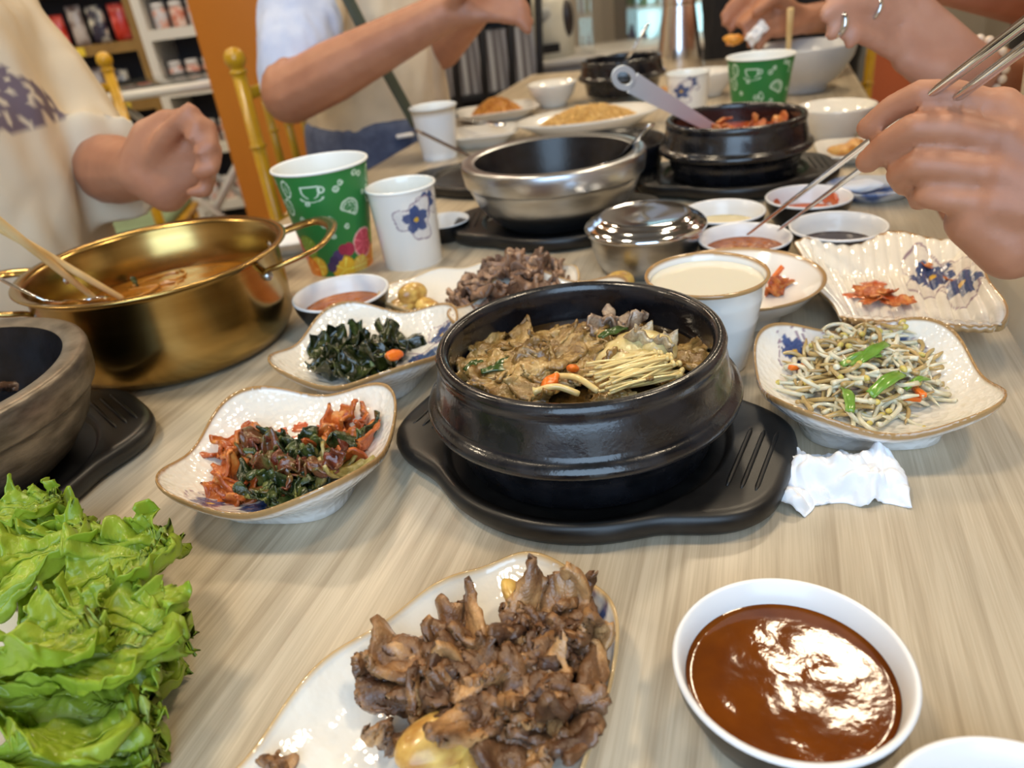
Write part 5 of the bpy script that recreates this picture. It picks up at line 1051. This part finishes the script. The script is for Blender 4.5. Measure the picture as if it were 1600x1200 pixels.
# --- diner in black at the far side holding food in a tissue
c3 = Vector((0.83, 2.17, 0)); f3 = Vector((-0.55, -0.83, 0)).normalized()
s3 = f3.cross(ZZ).normalized(); shA = Vector((c3.x, c3.y, TZ+0.33))+s3*0.17; shB = Vector((c3.x, c3.y, TZ+0.33))-s3*0.17
def grip(wr, kns, tips, thumb): return join(*[limb([(wr, 0.026), (k, 0.013)]) for k in kns], *[finger([k, k*0.55+t*0.45+ZZ*0.012, k*0.2+t*0.8+ZZ*0.006, t], 0.0100, 0.0074) for k, t in zip(kns, tips)], finger([wr]+thumb, 0.015, 0.0085))
wrA = K(1262, 30, 1.62); wrB = K(1235, -28, 1.66)
hA = grip(wrA, [K(1222, 12, 1.60), K(1215, 25, 1.59), K(1212, 38, 1.585), K(1215, 50, 1.58)], [K(1160, 40, 1.58), K(1165, 56, 1.575), K(1172, 70, 1.57), K(1185, 76, 1.57)], [K(1215, -5, 1.57), K(1180, 20, 1.56)])
hB = grip(wrB, [K(1190, -18, 1.65), K(1180, -8, 1.645), K(1178, 4, 1.64), K(1182, 14, 1.635)], [K(1138, 12, 1.63), K(1130, 24, 1.625), K(1132, 36, 1.62), K(1142, 46, 1.62)], [K(1185, 15, 1.61), K(1155, 38, 1.60)])
elA = Vector((0.98, 1.80, TZ+0.10)); elB = Vector((0.70, 1.93, TZ+0.12))
hd3, hr3 = head(Vector((c3.x, c3.y, TZ+0.40)), f3)
person((c3.x, c3.y, TZ-0.3), 'person in a black shirt holding food in a tissue at the far end', join(torso(c3, f3, 0.165, 0.095), limb([(shB, 0.05), (elA, 0.042), (wrA, 0.028)]), limb([(shA, 0.05), (elB, 0.042), (wrB, 0.028)]), hA, hB, hd3), 0.005, m_skin,
       [('shirt', join(torso(c3, f3, 0.215, 0.13), limb([(shB, 0.07), ((shB+elA)/2, 0.066)]), limb([(shA, 0.07), ((shA+elB)/2, 0.066)])), m_black, 0.010, folds(10, 0.008, 9), None), ('trousers', seated_legs(c3, f3), m_black, 0.012, None, None)], hr3, 3)
tag(ob('tissue', tissue(6.0, 0.050, 0.030, 0.010), m_tis, loc=K(1182, 52, 1.56), rot=(1.0, -0.6, 0.4)), 'white tissue wrapped around food in the hands of the person in black', 'tissue')
tag(ob('fried_piece', lump(41, 0.014, (1.3, 0.8, 0.7)), M('golden_crust', lin(226, 160, 60), lin(196, 120, 36), 90, rough=0.4), loc=K(1145, 62, 1.57)), 'golden fried piece held in the tissue by the person in black', 'fried food')
# --- diner with rings and a bracelet
c4 = Vector((0.90, 1.10, 0)); f4 = -VV
wr4 = K(1512, 112, 0.79); el4 = Vector((0.70, 0.97, TZ+0.05)); sh4 = Vector((0.84, 0.94, TZ+0.33)); sh4b = Vector((0.97, 1.27, TZ+0.33)); el4b = Vector((0.72, 1.02, TZ+0.17)); wr4b = K(1470, -40, 0.96)
kn4 = [K(1432, 8, 0.785), K(1412, 32, 0.78), K(1405, 62, 0.775), K(1415, 92, 0.772)]
h4 = join(*[limb([(wr4, 0.028), (p, 0.0135)]) for p in kn4], limb([(wr4, 0.028), (K(1460, 110, 0.775), 0.022), (kn4[3], 0.0135)]),
    finger([kn4[0], K(1375, -12, 0.775), K(1330, -15, 0.765), K(1300, -5, 0.76)], 0.0102, 0.0075), finger([kn4[1], K(1350, 5, 0.765), K(1310, 8, 0.755), K(1290, 22, 0.752)], 0.0104, 0.0075),
    finger([kn4[2], K(1345, 40, 0.765), K(1312, 32, 0.755), K(1300, 52, 0.752)], 0.0100, 0.0072), finger([kn4[3], K(1362, 62, 0.760), K(1335, 52, 0.752), K(1328, 66, 0.75)], 0.0090, 0.0066),
    finger([wr4, K(1440, 40, 0.81), K(1390, 10, 0.80), K(1350, -5, 0.79)], 0.016, 0.0085))
hd4, hr4 = head(Vector((c4.x, c4.y, TZ+0.40)), f4)
def torus(c, n_, R, r, k=28, m=8):
    n_ = Vector(n_).normalized(); a = n_.orthogonal().normalized(); b = n_.cross(a); return rings_mesh([[Vector(c)+(a*math.cos(2*PI*i/k)+b*math.sin(2*PI*i/k))*(R+r*math.cos(2*PI*j/m))+n_*r*math.sin(2*PI*j/m) for j in range(m)] for i in range(k+1)], False, False)
m_silver = M('silver', lin(210, 212, 214), rough=0.15, metal=1.0); m_bead = M('pearl_bead', lin(232, 214, 190), rough=0.2, coat=0.4)
wd4 = (el4-wr4).normalized(); wa = wd4.orthogonal().normalized(); wb_ = wd4.cross(wa); bc4 = wr4+wd4*0.006
beads = join(*[ball(tuple(bc4+(wa*math.cos(2*PI*i/22)+wb_*math.sin(2*PI*i/22))*0.0315), 0.0046, 10, 6) for i in range(22)])
r1c = K(1362, 14, 0.768); r2c = K(1308, 38, 0.754)
person((c4.x, c4.y, TZ-0.3), 'person in black with silver rings and a beaded bracelet reaching over the table', join(torso(c4, f4, 0.155, 0.09), limb([(sh4, 0.047), (el4, 0.042), ((el4+wr4)/2, 0.040), (wr4, 0.029)]), limb([(sh4b, 0.047), (el4b, 0.042), (wr4b, 0.030), (wr4b+Vector((-0.08, -0.02, 0.02)), 0.026)]), h4, hd4), 0.0042, m_skinP,
       [('shirt', join(torso(c4, f4, 0.19, 0.12), limb([(sh4, 0.066), ((sh4*2+el4)/3, 0.064)]), limb([(sh4b, 0.066), ((sh4b*2+el4b)/3, 0.064)])), m_black, 0.010, folds(10, 0.008, 5), None), ('trousers', seated_legs(c4, f4), m_black, 0.012, None, None)], hr4, 3,
       [('ring', torus(r1c, kn4[1]-r1c, 0.0098, 0.0022), m_silver), ('ring', torus(r2c, K(1345, 40, 0.765)-r2c, 0.0092, 0.0032), m_silver), ('bracelet', beads, m_bead)])
# --- near diner with steel chopsticks
c5 = Vector((0.610, 0.645, 0)); f5 = -VV
wr5 = K(1668, 330, 0.43); el5 = Vector((0.56, 0.41, TZ+0.04)); sh5 = Vector((0.560, 0.500, TZ+0.33)); sh5b = Vector((0.665, 0.790, TZ+0.33)); el5b = sh5b-ZZ*0.25+f5*0.03; wr5b = el5b+f5*0.1-ZZ*0.14
kn5 = [K(1560, 172, 0.462), K(1566, 222, 0.448), K(1560, 272, 0.440), K(1548, 318, 0.436)]
h5 = join(*[limb([(wr5, 0.030), (p, 0.0140)]) for p in kn5], limb([(wr5, 0.030), (K(1610, 240, 0.445), 0.019), (kn5[1], 0.013)]), limb([(wr5, 0.032), (K(1580, 385, 0.435), 0.021), (K(1520, 345, 0.442), 0.0165), (kn5[3], 0.0135)]),
    finger([kn5[0], K(1490, 150, 0.470), K(1438, 148, 0.478), K(1395, 168, 0.488), K(1356, 200, 0.496)], 0.0108, 0.0076), finger([kn5[1], K(1490, 202, 0.456), K(1428, 200, 0.464), K(1390, 222, 0.474), K(1356, 252, 0.486)], 0.0110, 0.0080),
    finger([kn5[2], K(1485, 262, 0.447), K(1432, 258, 0.455), K(1404, 272, 0.466), K(1412, 288, 0.474)], 0.0098, 0.0074), finger([kn5[3], K(1482, 312, 0.442), K(1448, 306, 0.449), K(1436, 312, 0.462)], 0.0090, 0.0070),
    finger([wr5, K(1590, 250, 0.480), K(1500, 215, 0.502), K(1430, 205, 0.510), K(1385, 215, 0.512)], 0.019, 0.0085))
hd5, hr5 = head(Vector((c5.x, c5.y, TZ+0.40)), f5)
person((c5.x, c5.y, TZ-0.3), 'person in a cream shirt whose hand holds steel chopsticks over the brown sauce', join(torso(c5, f5, 0.145, 0.090), limb([(sh5, 0.050), (el5, 0.046), ((el5+wr5)/2, 0.043), (wr5, 0.031)]), limb([(sh5b, 0.050), (el5b, 0.044), (wr5b, 0.030), (wr5b+f5*0.08, 0.025)]), h5, hd5), 0.0030, m_skin,
       [('shirt', join(torso(c5, f5, 0.170, 0.120), limb([(sh5, 0.074), ((sh5+el5)/2, 0.070)]), limb([(sh5b, 0.074), ((sh5b+el5b)/2, 0.070)])), m_cream, 0.009, folds(10, 0.009, 12), None), ('trousers', seated_legs(c5, f5), m_khaki, 0.012, None, None), ('shoes', feet(c5, f5), m_black, 0.01, None, None)], hr5, 2)
stick('chopstick', gp(1168, 366, 0.026), K(1640, 6, 0.40), 0.0018, 0.0044, m_polish, 'steel chopstick in the dining hand, the one tipped into the middle of the brown sauce', 'chopstick', 'steel chopsticks', 0.75)
stick('chopstick', gp(1216, 360, 0.030), K(1655, 34, 0.40), 0.0018, 0.0044, m_polish, 'steel chopstick in the dining hand, the one tipped at the edge of the brown sauce', 'chopstick', 'steel chopsticks', 0.75)
# ------------------------------------------------------------------ background of the shop
m_yel = M('yellow_lacquer', lin(206, 160, 26), lin(186, 140, 18), 20, rough=0.3, coat=0.3)
m_cush = M('cushion_cloth', lin(120, 140, 110), rough=0.9)
def post(x, y, z0, z1, fin=True, lean=0.0):
    ms = [tube([(x, y, z0), (x+lean*(z1-z0), y, z1)], 0.0135, 10)]
    k = 6
    for i in range(1, k): z = z0+(z1-z0)*i/k; ms.append(ball((x+lean*(z-z0), y, z), 0.018, 10, 6, (1, 1, 0.35)))
    if fin: ms += [ball((x+lean*(z1-z0), y, z1+0.012), 0.021, 12, 8), ball((x+lean*(z1-z0), y, z1-0.012), 0.018, 10, 6, (1, 1, 0.4))]
    return join(*ms)
def chair_proto():
    e = empty('banquet_chair', (0, 0, 0)); w_ = 0.19
    for s in (-1, 1):
        ob('leg', mk('leg', *post(0.19, s*w_*0.96, 0.0, 0.44, False)), m_yel, e)
        ob('back_post', mk('back_post', *post(-0.19, s*w_, 0.0, 0.915, True, 0.0)), m_yel, e)
    for z in (0.86, 0.60): ob('rail', mk('rail', *tube([(-0.19, -w_, z), (-0.195, 0, z+0.006), (-0.19, w_, z)], 0.0115, 10)), m_yel, e)
    for k in range(-2, 3): ob('spindle', mk('spindle', *join(tube([(-0.19, k*0.062, 0.60), (-0.192, k*0.062, 0.86)], 0.0085, 8), ball((-0.19, k*0.062, 0.78), 0.012, 8, 6, (1, 1, 0.4)), ball((-0.19, k*0.062, 0.68), 0.012, 8, 6, (1, 1, 0.4)))), m_yel, e)
    ob('seat', bevel_mesh('seat', box((0, 0, 0.44), (0.41, 0.41, 0.02)), 0.006, 2), m_yel, e)
    ob('cushion', bevel_mesh('cushion', box((0, 0, 0.463), (0.38, 0.38, 0.03)), 0.012, 3), m_cush, e)
    for z in (0.15, 0.28):
        for s in (-1, 1): ob('stretcher', mk('stretcher', *tube([(-0.19, s*w_, z), (0.19, s*w_, z)], 0.009, 8)), m_yel, e)
    return e
ch = chair_proto(); first = True
for x, y, a, lb in ((-0.385+0.19*0.94, 1.78-0.19*0.34, math.radians(-20), 'yellow bamboo-style chair behind the person in the cream shirt'), (-1.165, 2.39, math.radians(95), 'yellow bamboo-style chair in front of the tan grocery shelf'), (-0.70, 0.925, math.radians(-20), 'yellow bamboo-style chair under the person in the beige tee'),
                    (c3.x-0.10*f3.x, c3.y-0.10*f3.y, math.atan2(f3.y, f3.x), 'yellow bamboo-style chair under the person in black at the far end'), (1.02, 1.06, math.radians(160), 'yellow bamboo-style chair under the person with the bracelet'), (0.70, 0.615, math.radians(160), 'yellow bamboo-style chair under the person with the steel chopsticks')):
    o = ch if first else copy_tree(ch); first = False; o.location = (x, y, 0); o.rotation_euler = (0, 0, a); tag(o, lb, 'chair', 'yellow bamboo-style chairs')
# orange pillar
m_or = M('orange_paint', lin(206, 128, 38), lin(198, 120, 32), 2, rough=0.55)
pl = empty('pillar', (-0.70, 2.78, 0), 0.0, 'square orange pillar behind the yellow chair', 'pillar')
ob('shaft', bevel_mesh('shaft', box((0, 0, CEIL/2), (0.275, 0.30, CEIL)), 0.006, 2), m_or, pl)
ob('skirting', mk('skirting', *box((0, 0, 0.05), (0.30, 0.32, 0.10)), smooth=False), m_blackmetal, pl)
# grocery shelves
m_tan = M('tan_shelf', lin(150, 118, 58), lin(136, 104, 48), 12, rough=0.5); m_shback = M('dark_back_panel', lin(64, 62, 66), rough=0.7); m_wsh = M('white_shelf', lin(222, 222, 216), rough=0.4)
m_tagy = M('yellow_price_tag', lin(238, 212, 60), rough=0.5)
pcols = [lin(180, 40, 36), lin(206, 200, 196), lin(120, 70, 52), lin(60, 60, 84), lin(196, 120, 60), lin(150, 40, 60), lin(220, 206, 180), lin(84, 60, 50), lin(214, 60, 44)]
m_pk = []
for i, c in enumerate(pcols):
    m_pk.append(M('snack_pack_%d' % i, c, tuple(min(1, v*1.6+0.12) for v in pcols[(i*4+3) % 9]), 22, rough=0.3, coat=0.2, lo=0.48, hi=0.60, detail=2))
def pack_mesh(w_, h, d):
    R = []
    for t in [k/8 for k in range(9)]:
        f = math.sin(PI*min(1, max(0.04, t)))**0.35 if 0 < t < 1 else 0.12
        R.append([(w_/2*c, d/2*s*f, h*t) for c, s in [(math.copysign(abs(math.cos(2*PI*k/16))**0.6, math.cos(2*PI*k/16)), math.copysign(abs(math.sin(2*PI*k/16))**0.8, math.sin(2*PI*k/16))) for k in range(16)]])
    return mk('snack_pack', *rings_mesh(R))
def shelf(x, y, rz, W, levels, mat, label, H_):
    e = empty('shelf_unit', (x, y, 0), rz, label, 'shelf'); D = 0.40
    ob('back_panel', mk('back_panel', *box((0, D/2-0.01, H_/2), (W, 0.02, H_)), smooth=False), m_shback, e)
    for s in (-1, 1): ob('upright', mk('upright', *box((s*(W/2-0.02), 0, H_/2), (0.04, D, H_)), smooth=False), mat, e)
    for z in levels: ob('shelf_board', mk('shelf_board', *box((0, 0, z), (W-0.08, D, 0.045)), smooth=False), mat, e)
    return e
def shelf_pt(x, y, rz, lx, ly, z): return Vector((x+lx*math.cos(rz)-ly*math.sin(rz), y+lx*math.sin(rz)+ly*math.cos(rz), z))
S1 = (-2.31, 4.07, math.radians(8)); S2 = (-1.185, 4.15, math.radians(4))
LV1 = [0.12, 0.38, 0.64, 0.90, 1.16, 1.42, 1.68]
shelf(*S1, 1.55, LV1, m_tan, 'tan wooden grocery shelf of colourful snack packs', 1.9)
shelf(*S2, 0.66, [0.12, 0.40, 0.68, 0.93, 1.18, 1.45, 1.70], m_wsh, 'white grocery shelf of small jars beside the orange pillar', 1.95)
pk = [pack_mesh(0.075, 0.16, 0.05), pack_mesh(0.09, 0.14, 0.05), pack_mesh(0.065, 0.17, 0.05)]
SN = ['red', 'white and dark', 'brown', 'navy', 'orange', 'crimson', 'cream', 'dark brown', 'bright red']
rg = random.Random(3)
for li, z in enumerate(LV1[:-1]):
    lx = -0.66
    while lx < 0.68:
        k = rg.randrange(9); me = pk[rg.randrange(3)]; o = ob('snack_pack', me, None, loc=shelf_pt(*S1, lx, -0.10, z+0.023), rot=(0.0, 0, S1[2]+rg.uniform(-0.1, 0.1)))
        if not me.materials: me.materials.append(m_pk[0])
        o.material_slots[0].link = 'OBJECT'; o.material_slots[0].material = m_pk[k]
        tag(o, SN[k]+' snack pack on the tan grocery shelf', 'snack pack', SN[k]+' snack packs on the tan shelf'); lx += rg.uniform(0.088, 0.102)
    for j in range(4):
        tag(ob('price_tag', mk('price_tag', *box((0, 0, 0), (0.075, 0.004, 0.036)), smooth=False), m_tagy, loc=shelf_pt(*S1, -0.55+0.34*j+0.06*(li % 3), -0.2025, z), rot=(0, 0, S1[2])), 'yellow price tag on the edge of the tan shelf', 'price tag', 'price tags on the tan shelf')
m_jar = M('jar_red', lin(206, 120, 92), lin(232, 210, 200), 30, rough=0.25, coat=0.3, lo=0.4, hi=0.6); m_jarw = M('jar_lid', lin(232, 232, 232), rough=0.4); m_jarp = M('jar_pale', lin(214, 214, 220), lin(226, 170, 150), 30, rough=0.25, lo=0.45, hi=0.6)
jb = mk('jar_body', *lathe([(0, 0), (0.030, 0), (0.033, 0.004), (0.033, 0.075), (0.028, 0.085)], 24)); jl = mk('lid', *lathe([(0.0, 0.108), (0.028, 0.108), (0.030, 0.105), (0.030, 0.085), (0.028, 0.085)], 24))
for z in (0.12, 0.40, 0.68, 0.93, 1.18, 1.45):
    for j in range(7):
        e = empty('jar', shelf_pt(*S2, -0.24+0.08*j, -0.12, z+0.023), S2[2], 'small white-lidded jar of red paste on the white shelf' if j % 2 else 'small white-lidded jar of pale food on the white shelf', 'jar', 'red jars on the white shelf' if j % 2 else 'pale jars on the white shelf')
        o = ob('jar_body', jb, m_jar, e); o.material_slots[0].link = 'OBJECT'; o.material_slots[0].material = m_jar if j % 2 else m_jarp; ob('lid', jl, m_jarw, e)
# white folding table
e = empty('folding_table', (-1.05, 3.05, 0), 0.12, 'white tubular folding table with a glass top in front of the shelves', 'table')
ob('glass_top', bevel_mesh('glass_top', box((0, 0, 0.80), (0.74, 0.44, 0.012)), 0.003, 2), M('dark_glass', lin(96, 100, 100), rough=0.06, coat=0.5), e)
ob('frame', mk('frame', *join(*[tube([a, b], 0.016, 8) for a, b in (((-0.38, -0.23, 0.785), (0.38, -0.23, 0.785)), ((-0.38, 0.23, 0.785), (0.38, 0.23, 0.785)), ((-0.38, -0.23, 0.785), (-0.38, 0.23, 0.785)), ((0.38, -0.23, 0.785), (0.38, 0.23, 0.785)))])), m_wsh, e)
for s in (-1, 1):
    ob('leg', mk('leg', *tube([(-0.36, s*0.20, 0.78), (0.30, s*0.20, 0.0)], 0.013, 8)), m_wsh, e); ob('leg', mk('leg', *tube([(0.36, s*0.17, 0.78), (-0.30, s*0.17, 0.0)], 0.013, 8)), m_wsh, e)
# black wire rack with red boxes
e = empty('wire_rack', (0.04, 3.62, 0), 0.05, 'black metal rack of striped boxes behind the table', 'rack')
for x in (-0.24, -0.12, 0.0, 0.12, 0.24): ob('upright', mk('upright', *tube([(x-0.04, -0.16, 0), (x+0.04, -0.16, 1.25)], 0.016, 8)), m_blackmetal, e)
for z in (0.25, 0.55, 0.92): ob('shelf_board', mk('shelf_board', *box((0, 0, z), (0.54, 0.34, 0.02)), smooth=False), m_blackmetal, e)
ob('back_panel', mk('back_panel', *box((0, 0.17, 0.62), (0.54, 0.015, 1.24)), smooth=False), m_blackmetal, e)
m_strip = M('striped_carton', lin(206, 204, 200), lin(120, 112, 110), 6, rough=0.5, stretch=(14, 1, 0.2), lo=0.45, hi=0.55); m_redc = M('red_carton', lin(196, 44, 44), rough=0.4)
for i in range(4):
    tag(ob('carton', mk('carton', *box((0, 0, 0.12), (0.115, 0.18, 0.24)), smooth=False), m_strip, loc=(0.04-0.18+0.12*i, 3.60, 0.56)), 'grey and white striped carton on the black rack', 'carton', 'striped cartons on the rack')
    if i % 2 == 0: tag(ob('carton', mk('carton', *box((0, 0, 0.05), (0.115, 0.18, 0.10)), smooth=False), m_redc, loc=(0.04-0.18+0.12*i, 3.60, 0.93)), 'red carton on the black rack', 'carton', 'red cartons on the rack')
# service counter with a white dispenser and an acrylic case
m_count = M('counter_grey', lin(120, 116, 114), rough=0.5)
e = empty('service_counter', (0.85, 4.18, 0), 0.0, 'grey service counter with appliances on it', 'counter')
ob('cabinet', bevel_mesh('cabinet', box((0, 0, 0.29), (1.5, 0.5, 0.58)), 0.004, 1), m_count, e); ob('worktop', bevel_mesh('worktop', box((0, 0, 0.595), (1.54, 0.54, 0.03)), 0.004, 1), M('worktop_white', lin(190, 186, 180), rough=0.3), e)
e = empty('drink_dispenser', (0.40, 4.10, 0.61), 0.12, 'cream rounded drink dispenser with a dark oval window', 'dispenser')
def slab(w_, h, d, rx): return loft([(Vector((0, 0, z)), Vector((w_/2*f, 0, 0)), Vector((0, d/2*f2, 0))) for z, f, f2 in ((0, 1, 1), (h*0.5, 1, 1), (h*0.8, 0.95, 0.95), (h*0.95, 0.8, 0.8), (h, 0.55, 0.55))], 32)
ob('housing', mk('housing', *slab(0.24, 0.30, 0.24, 0)), M('cream_plastic', lin(222, 218, 200), rough=0.35), e)
ob('window', mk('window', *ball((0.075, -0.085, 0.17), 0.06, 20, 10, (0.55, 0.5, 1.4))), M('dark_window', lin(52, 44, 42), rough=0.3), e); ob('badge', mk('badge', *ball((-0.045, -0.112, 0.20), 0.04, 20, 8, (1, 0.25, 0.7))), M('grey_badge', lin(170, 172, 170), rough=0.4), e); ob('drip_slot', mk('drip_slot', *box((-0.03, -0.118, 0.05), (0.10, 0.02, 0.04)), smooth=False), m_blackmetal, e)
e = empty('display_case', (0.80, 4.14, 0.61), 0.05, 'clear acrylic display case with a steel lid edge', 'display case')
m_acr = M('acrylic', (0.9, 0.94, 0.96), rough=0.05, trans=1.0, ior=1.2, alpha=0.35)
for n_, b_ in (('pane', box((0, -0.18, 0.17), (0.42, 0.006, 0.34))), ('pane', box((-0.21, 0, 0.17), (0.006, 0.36, 0.34))), ('pane', box((0.21, 0, 0.17), (0.006, 0.36, 0.34)))): ob(n_, mk(n_, *b_, smooth=False), m_acr, e)
ob('lid_edge', mk('lid_edge', *tube([(-0.22, -0.19, 0.34), (0.22, -0.19, 0.40)], 0.012, 8)), m_steel, e)
# glowing drinks fridge at the far wall
e = empty('drinks_fridge', (1.45, 5.6, 0), 0.0, 'tall lit drinks fridge against the far wall', 'fridge')
ob('cabinet', mk('cabinet', *join(box((0, 0.3, 1.0), (0.8, 0.04, 2.0)), box((-0.38, 0, 1.0), (0.04, 0.6, 2.0)), box((0.38, 0, 1.0), (0.04, 0.6, 2.0)), box((0, 0, 0.15), (0.8, 0.6, 0.3)), box((0, 0, 1.95), (0.8, 0.6, 0.1))), smooth=False), M('fridge_shell', lin(60, 60, 66), rough=0.4), e)
ob('light_panel', mk('light_panel', *box((0, 0.27, 1.1), (0.70, 0.01, 1.55)), smooth=False), M('fridge_light', (0.7, 0.95, 1), emit=(0.6, 0.95, 1.0), estr=1.6), e)
for z in (0.35, 0.7, 1.05, 1.4): ob('shelf_board', mk('shelf_board', *box((0, 0, z), (0.72, 0.5, 0.015)), smooth=False), m_wsh, e)
m_bt = [M('bottle_%d' % i, c, rough=0.2, coat=0.3) for i, c in enumerate((lin(50, 70, 160), lin(60, 150, 80), lin(220, 220, 220)))]
bt = mk('bottle', *lathe([(0, 0), (0.03, 0), (0.032, 0.01), (0.032, 0.15), (0.014, 0.19), (0.014, 0.22), (0, 0.22)], 16))
for zi, z in enumerate((0.358, 0.708, 1.058, 1.408)):
    for j in range(6):
        o = ob('bottle', bt, m_bt[0], loc=(1.45-0.28+0.11*j, 5.5, z)); o.material_slots[0].link = 'OBJECT'; o.material_slots[0].material = m_bt[(zi+j) % 3]
        cn = ('blue', 'green', 'white')[(zi+j) % 3]; tag(o, cn+' bottle in the lit drinks fridge', 'bottle', cn+' bottles in the fridge')
# orange crate with a grey strap by the far diner
e = empty('storage_crate', (1.26, 2.75, 0), -0.2, 'orange storage crate with a grey strap beyond the soup bowl', 'crate')
ob('crate_body', bevel_mesh('crate_body', box((0, 0, 0.35), (0.42, 0.34, 0.70)), 0.01, 2), M('orange_plastic', lin(196, 102, 62), rough=0.5), e); ob('strap', mk('strap', *box((0.03, -0.175, 0.35), (0.06, 0.006, 0.70)), smooth=False), M('grey_webbing', lin(120, 124, 128), rough=0.8), e)
